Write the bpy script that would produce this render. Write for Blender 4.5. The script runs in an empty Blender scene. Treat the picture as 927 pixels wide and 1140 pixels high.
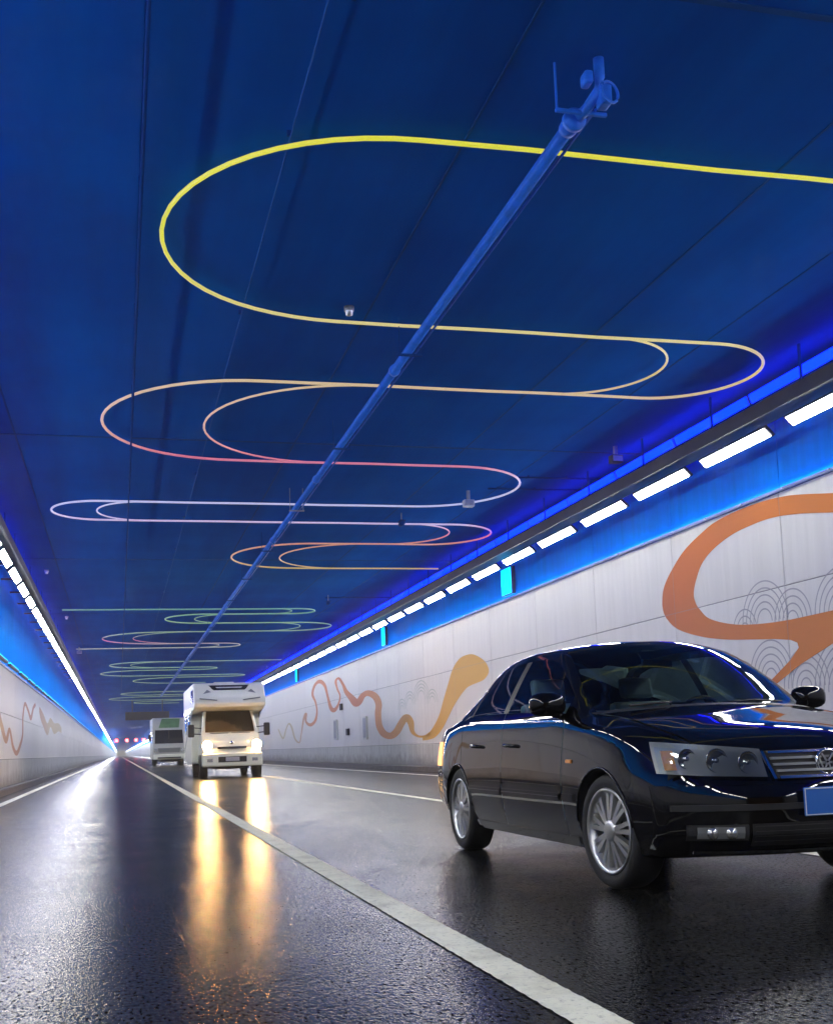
import bpy, bmesh, math, random
import numpy as np
from mathutils import Matrix, Vector
random.seed(7)
R_ = math.radians
scene = bpy.context.scene
C = scene.collection

# ------------------------------------------------------------------ camera, world, exposure
cam_d = bpy.data.cameras.new('camera'); cam = bpy.data.objects.new('camera', cam_d); C.objects.link(cam)
cam_d.sensor_fit = 'HORIZONTAL'; cam_d.sensor_width = 36.0
cam_d.lens = 1270 / 927 * 36.0
cam_d.shift_y = 0.135
cam_d.clip_start = 0.05; cam_d.clip_end = 4000
YAW, PITCH, ROLL, CAM_H = R_(14.77), R_(6.0), 0.037, 0.85
cam.matrix_world = (Matrix.Translation((0, 0, CAM_H)) @ Matrix.Rotation(-YAW, 4, 'Z')
                    @ Matrix.Rotation(math.pi / 2 + PITCH, 4, 'X') @ Matrix.Rotation(-ROLL, 4, 'Z'))
scene.camera = cam
world = bpy.data.worlds.new('World'); scene.world = world; world.use_nodes = True
wn = world.node_tree
sky = wn.nodes.new('ShaderNodeTexSky'); sky.sky_type = 'NISHITA'; sky.sun_disc = False
sky.sun_elevation = R_(2); sky.sun_rotation = R_(180)
bg = wn.nodes['Background']; bg.inputs['Strength'].default_value = 0.002      # night outside the tunnel
wn.links.new(sky.outputs[0], bg.inputs[0])
vs = scene.view_settings
vs.view_transform = 'Standard'; vs.look = 'None'; vs.exposure = 0.0; vs.gamma = 1.0; vs.use_curve_mapping = False
scene.render.engine = 'CYCLES'
cy = scene.cycles
cy.use_denoising = True
cy.use_adaptive_sampling = True; cy.adaptive_threshold = 0.04; cy.adaptive_min_samples = 16
cy.max_bounces = 6; cy.diffuse_bounces = 3; cy.glossy_bounces = 3; cy.transmission_bounces = 6; cy.transparent_max_bounces = 10
cy.sample_clamp_indirect = 12.0; cy.caustics_reflective = False; cy.caustics_refractive = False

LUM = 68.0          # white tunnel luminaires
BLUE = 15.0          # blue edge battens

# ------------------------------------------------------------------ material helpers
def new_mat(name):
    m = bpy.data.materials.new(name); m.use_nodes = True
    return m, m.node_tree, m.node_tree.nodes['Principled BSDF']
def pbr(name, col, rough=0.5, metal=0.0, coat=0.0, spec=0.5, var=0.0, vscale=3.0, bump=0.0, bscale=40.0):
    m, t, b = new_mat(name)
    b.inputs['Base Color'].default_value = (*col, 1); b.inputs['Roughness'].default_value = rough
    b.inputs['Metallic'].default_value = metal; b.inputs['Coat Weight'].default_value = coat
    b.inputs['Coat Roughness'].default_value = 0.03; b.inputs['Specular IOR Level'].default_value = spec
    if var > 0 or bump > 0:
        tc = t.nodes.new('ShaderNodeTexCoord'); g = t.nodes.new('ShaderNodeNewGeometry')
    if var > 0:
        n = t.nodes.new('ShaderNodeTexNoise'); n.inputs['Scale'].default_value = vscale
        n.inputs['Detail'].default_value = 6; n.inputs['Roughness'].default_value = 0.65
        t.links.new(g.outputs['Position'], n.inputs['Vector'])
        r = t.nodes.new('ShaderNodeValToRGB')
        r.color_ramp.elements[0].position = 0.3; r.color_ramp.elements[1].position = 0.72
        r.color_ramp.elements[0].color = (*[c * (1 - var) for c in col], 1)
        r.color_ramp.elements[1].color = (*[min(1, c * (1 + var)) for c in col], 1)
        t.links.new(n.outputs['Fac'], r.inputs['Fac']); t.links.new(r.outputs['Color'], b.inputs['Base Color'])
    if bump > 0:
        n2 = t.nodes.new('ShaderNodeTexNoise'); n2.inputs['Scale'].default_value = bscale; n2.inputs['Detail'].default_value = 4
        t.links.new(g.outputs['Position'], n2.inputs['Vector'])
        bp = t.nodes.new('ShaderNodeBump'); bp.inputs['Strength'].default_value = bump; bp.inputs['Distance'].default_value = 0.01
        t.links.new(n2.outputs['Fac'], bp.inputs['Height']); t.links.new(bp.outputs['Normal'], b.inputs['Normal'])
    return m
def emit(name, col, strength, sample=True):
    m, t, b = new_mat(name)
    b.inputs['Base Color'].default_value = (0.02, 0.02, 0.02, 1); b.inputs['IOR'].default_value = 1.0
    b.inputs['Emission Color'].default_value = (*col, 1); b.inputs['Emission Strength'].default_value = strength
    if not sample: m.cycles.emission_sampling = 'NONE'
    return m
def ramp_y(name, keys, strength=None, rough=0.5):
    """colour that runs along world Y (print or lamp colour)"""
    m, t, b = new_mat(name)
    g = t.nodes.new('ShaderNodeNewGeometry'); s = t.nodes.new('ShaderNodeSeparateXYZ')
    t.links.new(g.outputs['Position'], s.inputs[0])
    y0, y1 = keys[0][0], keys[-1][0]
    mr = t.nodes.new('ShaderNodeMapRange'); mr.inputs[1].default_value = y0; mr.inputs[2].default_value = y1
    t.links.new(s.outputs['Y'], mr.inputs[0])
    r = t.nodes.new('ShaderNodeValToRGB'); e = r.color_ramp.elements
    while len(e) < len(keys): e.new(0.5)
    for i, (y, c) in enumerate(keys):
        e[i].position = (y - y0) / (y1 - y0); e[i].color = (*c, 1)
    t.links.new(mr.outputs[0], r.inputs[0])
    if strength:
        b.inputs['Base Color'].default_value = (0.1, 0.1, 0.1, 1)
        t.links.new(r.outputs[0], b.inputs['Emission Color']); b.inputs['Emission Strength'].default_value = strength
        m.cycles.emission_sampling = 'NONE'
    else:
        t.links.new(r.outputs[0], b.inputs['Base Color']); b.inputs['Roughness'].default_value = rough
    return m
def glass_mat(name, tint=(0.5, 0.6, 0.6), density=0.6):
    m, t, b = new_mat(name)
    t.nodes.remove(b); out = t.nodes['Material Output']
    tr = t.nodes.new('ShaderNodeBsdfTransparent'); tr.inputs[0].default_value = (*tint, 1)
    gl = t.nodes.new('ShaderNodeBsdfGlossy'); gl.inputs['Roughness'].default_value = 0.02
    fr = t.nodes.new('ShaderNodeFresnel'); fr.inputs[0].default_value = 1.55
    mx = t.nodes.new('ShaderNodeMixShader')
    t.links.new(fr.outputs[0], mx.inputs[0]); t.links.new(tr.outputs[0], mx.inputs[1]); t.links.new(gl.outputs[0], mx.inputs[2])
    t.links.new(mx.outputs[0], out.inputs[0])
    return m

# ------------------------------------------------------------------ mesh helpers
def link(name, me, mat=None, parent=None):
    o = bpy.data.objects.new(name, me); C.objects.link(o)
    if mat is not None and len(me.materials) == 0: me.materials.append(mat)
    if parent is not None: o.parent = parent
    return o
def mesh_from(name, verts, faces, smooth=False, recalc=False):
    me = bpy.data.meshes.new(name); me.from_pydata([tuple(v) for v in verts], [], [tuple(f) for f in faces])
    if recalc:
        bm = bmesh.new(); bm.from_mesh(me); bmesh.ops.recalc_face_normals(bm, faces=bm.faces); bm.to_mesh(me); bm.free()
    if smooth: me.polygons.foreach_set('use_smooth', [True] * len(me.polygons))
    me.update()
    return me
def finish(bm, name, mat, parent=None, smooth=False):
    me = bpy.data.meshes.new(name); bmesh.ops.recalc_face_normals(bm, faces=bm.faces); bm.to_mesh(me); bm.free()
    if smooth:
        me.polygons.foreach_set('use_smooth', [True] * len(me.polygons))
    return link(name, me, mat, parent)
def add_box(bm, lo, hi, bev=0.0, seg=2):
    lo, hi = Vector(lo), Vector(hi)
    r = bmesh.ops.create_cube(bm, size=1.0, matrix=Matrix.Translation((lo + hi) / 2) @ Matrix.Diagonal((*(hi - lo), 1)))
    if bev > 0:
        es = list({e for v in r['verts'] for e in v.link_edges})
        bmesh.ops.bevel(bm, geom=es, offset=bev, segments=seg, affect='EDGES', profile=0.5)
def box(name, lo, hi, mat, parent=None, bev=0.0, seg=2):
    bm = bmesh.new(); add_box(bm, lo, hi, bev, seg)
    return finish(bm, name, mat, parent, smooth=False)
def prism(name, poly, axis_lo, axis_hi, mat, parent=None, bev=0.0, seg=2, plane='YZ', taper=None):
    """polygon in the given plane, extruded along the third axis"""
    def P(p, a, k=0):
        if plane == 'YZ': return (a, p[0], p[1])
        if plane == 'XZ': return (p[0], a, p[1])
        return (p[0], p[1], a)
    bm = bmesh.new(); n = len(poly)
    a = [bm.verts.new(P(p, axis_lo if taper is None else taper(p, 0))) for p in poly]
    b = [bm.verts.new(P(p, axis_hi if taper is None else taper(p, 1))) for p in poly]
    bm.faces.new(a); bm.faces.new(b[::-1])
    for i in range(n): bm.faces.new((a[i], b[i], b[(i + 1) % n], a[(i + 1) % n]))
    bmesh.ops.recalc_face_normals(bm, faces=bm.faces)
    if bev > 0: bmesh.ops.bevel(bm, geom=list(bm.edges), offset=bev, segments=seg, affect='EDGES', profile=0.5)
    return finish(bm, name, mat, parent)
def tube_data(pts, r, sides=8, closed_ends=True):
    pts = [Vector(p) for p in pts]; V = []; F = []
    n = len(pts); up = Vector((0, 0, 1))
    for i, p in enumerate(pts):
        d = (pts[min(i + 1, n - 1)] - pts[max(i - 1, 0)]).normalized()
        u = up if abs(d.z) < 0.9 else Vector((1, 0, 0))
        s = d.cross(u).normalized(); u2 = s.cross(d).normalized()
        for k in range(sides):
            a = 2 * math.pi * k / sides
            V.append(p + s * (r * math.cos(a)) + u2 * (r * math.sin(a)))
    for i in range(n - 1):
        for k in range(sides):
            k2 = (k + 1) % sides
            F.append((i * sides + k, i * sides + k2, (i + 1) * sides + k2, (i + 1) * sides + k))
    if closed_ends:
        F.append(tuple(range(sides))[::-1]); F.append(tuple((n - 1) * sides + k for k in range(sides)))
    return V, F
def tube(name, pts, r, mat, parent=None, sides=8):
    V, F = tube_data(pts, r, sides)
    return link(name, mesh_from(name, V, F, smooth=sides > 6, recalc=True), mat, parent)
def lathe(name, prof, mat, parent=None, seg=32, axis='X', loc=(0, 0, 0), smooth=True):
    """profile (radius, along-axis) spun round an axis"""
    V = []; F = []; n = len(prof)
    for k in range(seg):
        a = 2 * math.pi * k / seg
        for r, h in prof:
            c, s = r * math.cos(a), r * math.sin(a)
            p = {'X': (h, c, s), 'Y': (c, h, s), 'Z': (c, s, h)}[axis]
            V.append((p[0] + loc[0], p[1] + loc[1], p[2] + loc[2]))
    for k in range(seg):
        k2 = (k + 1) % seg
        for i in range(n - 1): F.append((k * n + i, k * n + i + 1, k2 * n + i + 1, k2 * n + i))
    return link(name, mesh_from(name, V, F, smooth=smooth, recalc=True), mat, parent)
def empty(name, loc, label, cat, group=None, rotz=0):
    o = bpy.data.objects.new(name, None); C.objects.link(o); o.location = loc; o.rotation_euler = (0, 0, rotz)
    o.empty_display_size = 0.2
    return tag(o, label, cat, group)
def tag(o, label, cat, group=None):
    o['label'] = label; o['category'] = cat
    if group: o['group'] = group
    return o
def structure(o): o['kind'] = 'structure'; return o
def stuff(o): o['kind'] = 'stuff'; return o

# ------------------------------------------------------------------ dimensions of the tunnel
XR, XL = 9.40, -2.90          # finished wall faces
ZC = 6.0                      # ceiling
Y0, Y1 = -26.0, 1500.0
PL = 3.4                      # panel length
YJ = 14.56                    # a panel joint
WHITE_R, WHITE_L, SKIRT = 4.33, 3.27, 0.85

# ------------------------------------------------------------------ materials of the tunnel
def asphalt():
    m, t, b = new_mat('wet_asphalt')
    g = t.nodes.new('ShaderNodeNewGeometry')
    def noise(sc, det=4, rough=0.6, vec=None):
        n = t.nodes.new('ShaderNodeTexNoise'); n.inputs['Scale'].default_value = sc; n.inputs['Detail'].default_value = det
        n.inputs['Roughness'].default_value = rough; t.links.new(vec or g.outputs['Position'], n.inputs['Vector']); return n
    mp = t.nodes.new('ShaderNodeMapping'); mp.inputs['Scale'].default_value = (1.0, 0.16, 1.0)
    t.links.new(g.outputs['Position'], mp.inputs['Vector'])
    mg = t.nodes.new('ShaderNodeMapping'); mg.inputs['Scale'].default_value = (72.0, 30.0, 40.0)
    t.links.new(g.outputs['Position'], mg.inputs['Vector'])
    big = noise(0.5, 3, 0.5, mp.outputs[0]); grain = noise(1.0, 3, 0.7, mg.outputs[0]); fine = noise(1.0, 2.5, 0.6, mg.outputs[0]); damp = noise(1.6, 4, 0.6)
    def rng(sock, a, b, c, d):
        m_ = t.nodes.new('ShaderNodeMapRange'); m_.inputs[1].default_value = a; m_.inputs[2].default_value = b
        m_.inputs[3].default_value = c; m_.inputs[4].default_value = d; t.links.new(sock, m_.inputs[0]); return m_.outputs[0]
    def op(kind, a, b):
        n = t.nodes.new('ShaderNodeMath'); n.operation = kind
        for k, v in enumerate((a, b)):
            if isinstance(v, float): n.inputs[k].default_value = v
            else: t.links.new(v, n.inputs[k])
        return n.outputs[0]
    # stones and voids of the aggregate
    r = t.nodes.new('ShaderNodeValToRGB'); r.color_ramp.elements[0].position = 0.44; r.color_ramp.elements[1].position = 0.62
    r.color_ramp.elements[0].color = (0.0018, 0.0019, 0.0020, 1); r.color_ramp.elements[1].color = (0.030, 0.030, 0.0285, 1)
    t.links.new(grain.outputs['Fac'], r.inputs[0]); t.links.new(r.outputs[0], b.inputs['Base Color'])
    # broad damp and drier bands, speckled by the stones
    ro = op('ADD', rng(big.outputs['Fac'], 0.3, 0.7, 0.15, 0.22), rng(damp.outputs['Fac'], 0.35, 0.7, 0.0, 0.05))
    t.links.new(ro, b.inputs['Roughness'])
    sp = op('MULTIPLY', rng(fine.outputs['Fac'], 0.36, 0.66, 0.0, 0.14), rng(big.outputs['Fac'], 0.3, 0.7, 1.0, 0.6))
    t.links.new(sp, b.inputs['Specular IOR Level'])
    bp = t.nodes.new('ShaderNodeBump'); bp.inputs['Strength'].default_value = 0.62; bp.inputs['Distance'].default_value = 0.0036
    t.links.new(fine.outputs['Fac'], bp.inputs['Height']); t.links.new(bp.outputs[0], b.inputs['Normal'])
    return m
def road_paint():
    m, t, b = new_mat('road_paint')
    g = t.nodes.new('ShaderNodeNewGeometry')
    n = t.nodes.new('ShaderNodeTexNoise'); n.inputs['Scale'].default_value = 38; n.inputs['Detail'].default_value = 6
    n.inputs['Roughness'].default_value = 0.75
    t.links.new(g.outputs['Position'], n.inputs['Vector'])
    r = t.nodes.new('ShaderNodeValToRGB'); r.color_ramp.elements[0].position = 0.26; r.color_ramp.elements[1].position = 0.46
    r.color_ramp.elements[0].color = (0.22, 0.22, 0.19, 1); r.color_ramp.elements[1].color = (0.80, 0.80, 0.64, 1)
    t.links.new(n.outputs['Fac'], r.inputs[0])
    n4 = t.nodes.new('ShaderNodeTexNoise'); n4.inputs['Scale'].default_value = 2.2; n4.inputs['Detail'].default_value = 8; n4.inputs['Roughness'].default_value = 0.72
    t.links.new(g.outputs['Position'], n4.inputs['Vector'])
    r4 = t.nodes.new('ShaderNodeValToRGB'); r4.color_ramp.elements[0].position = 0.34; r4.color_ramp.elements[1].position = 0.52
    r4.color_ramp.elements[0].color = (0.70, 0.69, 0.66, 1); r4.color_ramp.elements[1].color = (1, 1, 1, 1)
    t.links.new(n4.outputs['Fac'], r4.inputs[0])
    mm = t.nodes.new('ShaderNodeMix'); mm.data_type = 'RGBA'; mm.blend_type = 'MULTIPLY'; mm.inputs[0].default_value = 1.0
    t.links.new(r.outputs[0], mm.inputs[6]); t.links.new(r4.outputs[0], mm.inputs[7]); t.links.new(mm.outputs[2], b.inputs['Base Color'])
    b.inputs['Roughness'].default_value = 0.45
    bp = t.nodes.new('ShaderNodeBump'); bp.inputs['Strength'].default_value = 0.3; bp.inputs['Distance'].default_value = 0.004
    t.links.new(n.outputs['Fac'], bp.inputs['Height']); t.links.new(bp.outputs[0], b.inputs['Normal'])
    return m
def ceiling_mat():
    m, t, b = new_mat('blue_painted_concrete')
    g = t.nodes.new('ShaderNodeNewGeometry')
    mp = t.nodes.new('ShaderNodeMapping'); mp.inputs['Scale'].default_value = (1.4, 0.12, 1.0)
    t.links.new(g.outputs['Position'], mp.inputs['Vector'])
    n = t.nodes.new('ShaderNodeTexNoise'); n.inputs['Scale'].default_value = 1.1; n.inputs['Detail'].default_value = 7
    n.inputs['Roughness'].default_value = 0.62; t.links.new(mp.outputs[0], n.inputs['Vector'])
    n2 = t.nodes.new('ShaderNodeTexNoise'); n2.inputs['Scale'].default_value = 0.45; n2.inputs['Detail'].default_value = 5
    t.links.new(g.outputs['Position'], n2.inputs['Vector'])
    av = t.nodes.new('ShaderNodeMath'); av.operation = 'ADD'; t.links.new(n.outputs['Fac'], av.inputs[0]); t.links.new(n2.outputs['Fac'], av.inputs[1])
    hf = t.nodes.new('ShaderNodeMath'); hf.operation = 'MULTIPLY'; hf.inputs[1].default_value = 0.5; t.links.new(av.outputs[0], hf.inputs[0])
    r = t.nodes.new('ShaderNodeValToRGB'); r.color_ramp.elements[0].position = 0.38; r.color_ramp.elements[1].position = 0.62
    r.color_ramp.elements[0].color = (0.0, 0.056, 0.30, 1); r.color_ramp.elements[1].color = (0.0, 0.086, 0.41, 1)
    t.links.new(hf.outputs[0], r.inputs[0]); t.links.new(r.outputs[0], b.inputs['Base Color'])
    b.inputs['Roughness'].default_value = 0.85; b.inputs['IOR'].default_value = 1.0
    n3 = t.nodes.new('ShaderNodeTexNoise'); n3.inputs['Scale'].default_value = 9; n3.inputs['Detail'].default_value = 6
    t.links.new(g.outputs['Position'], n3.inputs['Vector'])
    bp = t.nodes.new('ShaderNodeBump'); bp.inputs['Strength'].default_value = 0.12; bp.inputs['Distance'].default_value = 0.02
    t.links.new(n3.outputs['Fac'], bp.inputs['Height']); t.links.new(bp.outputs[0], b.inputs['Normal'])
    return m
def panel_mat(name, col, rough, stain):
    """enamel wall panel with faint vertical run-off streaks"""
    m, t, b = new_mat(name)
    g = t.nodes.new('ShaderNodeNewGeometry')
    mp = t.nodes.new('ShaderNodeMapping'); mp.inputs['Scale'].default_value = (1, 5.0, 0.35)
    t.links.new(g.outputs['Position'], mp.inputs['Vector'])
    n = t.nodes.new('ShaderNodeTexNoise'); n.inputs['Scale'].default_value = 1.3; n.inputs['Detail'].default_value = 7; n.inputs['Roughness'].default_value = 0.6
    t.links.new(mp.outputs[0], n.inputs['Vector'])
    oi = t.nodes.new('ShaderNodeObjectInfo')
    r = t.nodes.new('ShaderNodeValToRGB'); r.color_ramp.elements[0].position = 0.28; r.color_ramp.elements[1].position = 0.6
    r.color_ramp.elements[0].color = (*[c * (1 - stain) for c in col], 1); r.color_ramp.elements[1].color = (*col, 1)
    t.links.new(n.outputs['Fac'], r.inputs[0])
    hs = t.nodes.new('ShaderNodeHueSaturation')
    mr = t.nodes.new('ShaderNodeMapRange'); mr.inputs[3].default_value = 0.95; mr.inputs[4].default_value = 1.03
    t.links.new(oi.outputs['Random'], mr.inputs[0]); t.links.new(mr.outputs[0], hs.inputs['Value'])
    t.links.new(r.outputs[0], hs.inputs['Color'])
    if 'skirt' in name:      # irregular road-splash stains along the foot
        sx = t.nodes.new('ShaderNodeSeparateXYZ'); t.links.new(g.outputs['Position'], sx.inputs[0])
        ns = t.nodes.new('ShaderNodeTexNoise'); ns.inputs['Scale'].default_value = 2.6; ns.inputs['Detail'].default_value = 8; ns.inputs['Roughness'].default_value = 0.7
        t.links.new(g.outputs['Position'], ns.inputs['Vector'])
        ms = t.nodes.new('ShaderNodeMath'); ms.operation = 'MULTIPLY_ADD'; ms.inputs[1].default_value = -0.9; t.links.new(ns.outputs['Fac'], ms.inputs[0]); t.links.new(sx.outputs['Z'], ms.inputs[2])
        mk = t.nodes.new('ShaderNodeMapRange'); mk.inputs[1].default_value = -0.22; mk.inputs[2].default_value = 0.10; mk.inputs[3].default_value = 0.75; mk.inputs[4].default_value = 0.0
        t.links.new(ms.outputs[0], mk.inputs[0])
        md_ = t.nodes.new('ShaderNodeMix'); md_.data_type = 'RGBA'; md_.inputs[7].default_value = (0.14, 0.135, 0.125, 1)
        t.links.new(mk.outputs[0], md_.inputs[0]); t.links.new(hs.outputs[0], md_.inputs[6]); t.links.new(md_.outputs[2], b.inputs['Base Color'])
    else: t.links.new(hs.outputs[0], b.inputs['Base Color'])
    b.inputs['IOR'].default_value = 1.0 if 'blue' in name else 1.5
    rr = t.nodes.new('ShaderNodeMapRange'); rr.inputs[3].default_value = rough * 0.8; rr.inputs[4].default_value = rough * 1.3
    t.links.new(n.outputs['Fac'], rr.inputs[0]); t.links.new(rr.outputs[0], b.inputs['Roughness'])
    return m

M = dict(
    road=asphalt(), paint=road_paint(), ceiling=ceiling_mat(),
    white=panel_mat('white_enamel_panel', (0.78, 0.78, 0.73), 0.42, 0.09),
    skirt=panel_mat('grey_enamel_skirt', (0.58, 0.61, 0.58), 0.42, 0.35),
    bluewall=panel_mat('blue_enamel_panel', (0.0, 0.27, 0.95), 0.6, 0.15),
    concrete=pbr('dark_concrete', (0.10, 0.10, 0.105), 0.8, var=0.3, bump=0.3),
    kerb=pbr('kerb_concrete', (0.07, 0.07, 0.075), 0.7, var=0.35, vscale=6, bump=0.3),
    tray=pbr('dark_tray_paint', (0.030, 0.034, 0.05), 0.55, var=0.2),
    house=pbr('luminaire_housing', (0.06, 0.07, 0.10), 0.4, metal=0.3),
    joint=pbr('ceiling_joint_filler', (0.0, 0.050, 0.21), 0.9, spec=0.05),
    bluepaint=pbr('blue_pipe_paint', (0.012, 0.17, 0.72), 0.5, spec=0.25, var=0.2, vscale=5),
    darkblue=pbr('dark_blue_conduit', (0.0, 0.042, 0.20), 0.8, spec=0.05),
    steel=pbr('galvanised_steel', (0.28, 0.31, 0.36), 0.45, metal=0.7, var=0.2, vscale=12),
    lum=emit('luminaire_diffuser', (1.0, 0.985, 0.93), LUM),
    batten=emit('blue_led_diffuser', (0.0, 0.006, 1.0), BLUE),
    cyan=emit('cyan_led_diffuser', (0.0, 0.40, 1.0), 7.0),
    red=emit('red_signal', (1.0, 0.06, 0.07), 26.0),
    trim=pbr('aluminium_trim', (0.35, 0.38, 0.55), 0.35, metal=0.6),
    bolt=pbr('bolt_head', (0.7, 0.72, 0.75), 0.3, metal=0.8),
    black=pbr('matt_black', (0.012, 0.012, 0.013), 0.6),
)

# ------------------------------------------------------------------ road
def sheet(name, x0, x1, y0, y1, z, mat, parent=None, ny=1):
    V = []; F = []
    for i in range(ny + 1):
        y = y0 + (y1 - y0) * i / ny
        V += [(x0, y, z), (x1, y, z)]
    for i in range(ny): F.append((2 * i, 2 * i + 1, 2 * i + 3, 2 * i + 2))
    return link(name, mesh_from(name, V, F), mat, parent)
road = structure(sheet('road', XL - 0.4, XR + 0.4, Y0, Y1, 0.0, M['road']))
road['label'] = 'dark wet asphalt roadway of the tunnel'
def line(x, w, y0, y1, rib=0.0):
    """painted line: a thermoplastic sheet, ribbed across near the camera"""
    V = []; F = []
    if rib:
        ys = []; y = y0
        while y < 26: ys += [(y, 0.004), (y + 0.06, 0.004), (y + 0.08, 0.0062), (y + 0.10, 0.0062), (y + 0.12, 0.004)]; y += 0.121
        ys = ys + [(y + 0.01, 0.004), (y1, 0.004)]
    else: ys = [(y0, 0.004), (y1, 0.004)]
    for i, (y, z) in enumerate(ys):
        j0 = random.uniform(-0.0012, 0.0012) if rib else 0; j1 = random.uniform(-0.0012, 0.0012) if rib else 0
        V += [(x - w / 2 + j0, y, z), (x + w / 2 + j1, y, z)]
    for i in range(len(ys) - 1): F.append((2 * i, 2 * i + 1, 2 * i + 3, 2 * i + 2))
    o = link('lane_line', mesh_from('lane_line', V, F), M['paint']); structure(o); return o
o = line(1.385, 0.16, 0.6, Y1, rib=1.0); o['label'] = 'ribbed solid white line running from the bottom edge to the vanishing point'
o = line(-2.15, 0.16, Y0, Y1); o['label'] = 'white edge line along the left kerb'
o = line(4.62, 0.14, Y0, Y1); o['label'] = 'solid white line between the black car and the motorhome'
o = line(8.15, 0.14, Y0, Y1); o['label'] = 'white edge line along the right kerb'

# ------------------------------------------------------------------ ceiling
ceil = structure(box('ceiling', (XL - 0.6, Y0, ZC), (XR + 0.6, Y1, ZC + 0.5), M['ceiling']))
# board joints that run along the ceiling and cross joints between the cast sections
for x in (-1.55, 2.93, 5.95, 7.55):
    prism('ceiling_joint', [(x - 0.02, ZC + 0.02), (x + 0.02, ZC + 0.02), (x + 0.012, ZC - 0.006), (x - 0.012, ZC - 0.006)], Y0, Y1, M['joint'], ceil, plane='XZ')
for y in [6.75] + [6.75 + 12.0 * k for k in range(1, 12)]:
    box('expansion_joint', (XL, y - 0.03, ZC - 0.010), (XR, y + 0.03, ZC + 0.02), M['joint'], ceil)
box('ceiling_seam', (0.0, Y0, ZC - 0.02), (0.22, Y1, ZC + 0.02), M['ceiling'], ceil)

# ------------------------------------------------------------------ walls, panel by panel
def unit_panel(name, length, z0, z1, th, mat, side):
    """slightly chamfered panel, origin at its low near corner on the wall face; side=+1 faces -X (right wall)"""
    g = 0.006; c = 0.006
    lo = (-th if side > 0 else 0, g, z0 + g); hi = (0 if side > 0 else th, length - g, z1 - g)
    bm = bmesh.new(); add_box(bm, lo, hi)
    me = bpy.data.meshes.new(name)
    fx = -th if side > 0 else th
    es = [e for e in bm.edges if all(abs(v.co.x - fx) < 1e-5 for v in e.verts)]
    bmesh.ops.bevel(bm, geom=es, offset=c, segments=1, affect='EDGES')
    bmesh.ops.recalc_face_normals(bm, faces=bm.faces)
    bm.to_mesh(me); bm.free(); me.materials.append(mat); return me
def wall(side, X, ztop, ysplit, label):
    s = side
    w = empty('tunnel_wall', (X, 0, 0), label, 'wall')
    box('wall_core', (0.03 if s > 0 else -0.6, Y0, 0.0), (0.6 if s > 0 else -0.03, Y1, ZC - 0.004), M['concrete'], w)
    rows = [('skirt_panel', 0.16, SKIRT, 0.05 if s > 0 else 0.14, M['skirt'])]
    if s > 0:
        rows += [('wall_panel', SKIRT, 2.95, 0.03, M['white']), ('wall_panel', 2.95, ztop, 0.03, M['white']), ('upper_panel', ztop + 0.05, ZC - 0.01, 0.012, M['bluewall'])]
    else:
        rows += [('wall_panel', SKIRT, 2.05, 0.03, M['white']), ('wall_panel', 2.05, ztop, 0.03, M['white']), ('upper_panel', ztop + 0.05, ZC - 0.01, 0.012, M['bluewall'])]
    # panel faces lie on x = 0 of the wall (the core starts 3 cm behind)
    k0 = math.ceil((Y0 - YJ) / PL); k1 = int((238 - YJ) / PL)
    for nm, z0, z1, th, mat in rows:
        me = unit_panel(nm, PL, z0, z1, th, mat, s)
        off = 0.03 if s > 0 else -0.03
        for k in range(k0, k1):
            o = bpy.data.objects.new(nm, me); C.objects.link(o); o.parent = w
            o.location = (off, YJ + k * PL, 0)
        me2 = unit_panel(nm + '_run', Y1 - (YJ + k1 * PL), z0, z1, th, mat, s)
        o = bpy.data.objects.new(nm, me2); C.objects.link(o); o.parent = w; o.location = (off, YJ + k1 * PL, 0); stuff(o)
    # kerb at the foot of the wall
    poly = [(-0.32 * s, 0.0), (-0.30 * s, 0.14), (-0.28 * s, 0.16), (0.05 * s, 0.16), (0.05 * s, 0.0)]
    prism('kerb', poly, Y0, Y1, M['kerb'], w, plane='XZ')
    # cover rail along the top of the white panels, with its bolts
    box('top_rail', (-0.035 if s > 0 else 0.0, Y0, ztop + 0.002), (0.0 if s > 0 else 0.035, Y1, ztop + 0.048), M['trim'], w)
    bm = bmesh.new()
    for i in range(-8, 60):
        bmesh.ops.create_cone(bm, cap_ends=True, segments=8, radius1=0.022, radius2=0.016, depth=0.03,
                              matrix=Matrix.Translation((-0.048 * s, 14.38 + 1.135 * i, ztop + 0.025)) @ Matrix.Rotation(-s * math.pi / 2, 4, 'Y'))
    stuff(finish(bm, 'bolt', M['bolt'], w))
    return w
wall_r = wall(+1, XR, WHITE_R, 300, 'right tunnel wall with white panels, orange ribbon mural and blue band above')
wall_l = wall(-1, XL, WHITE_L, 300, 'left tunnel wall with pale panels and a tall blue band above')

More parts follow.
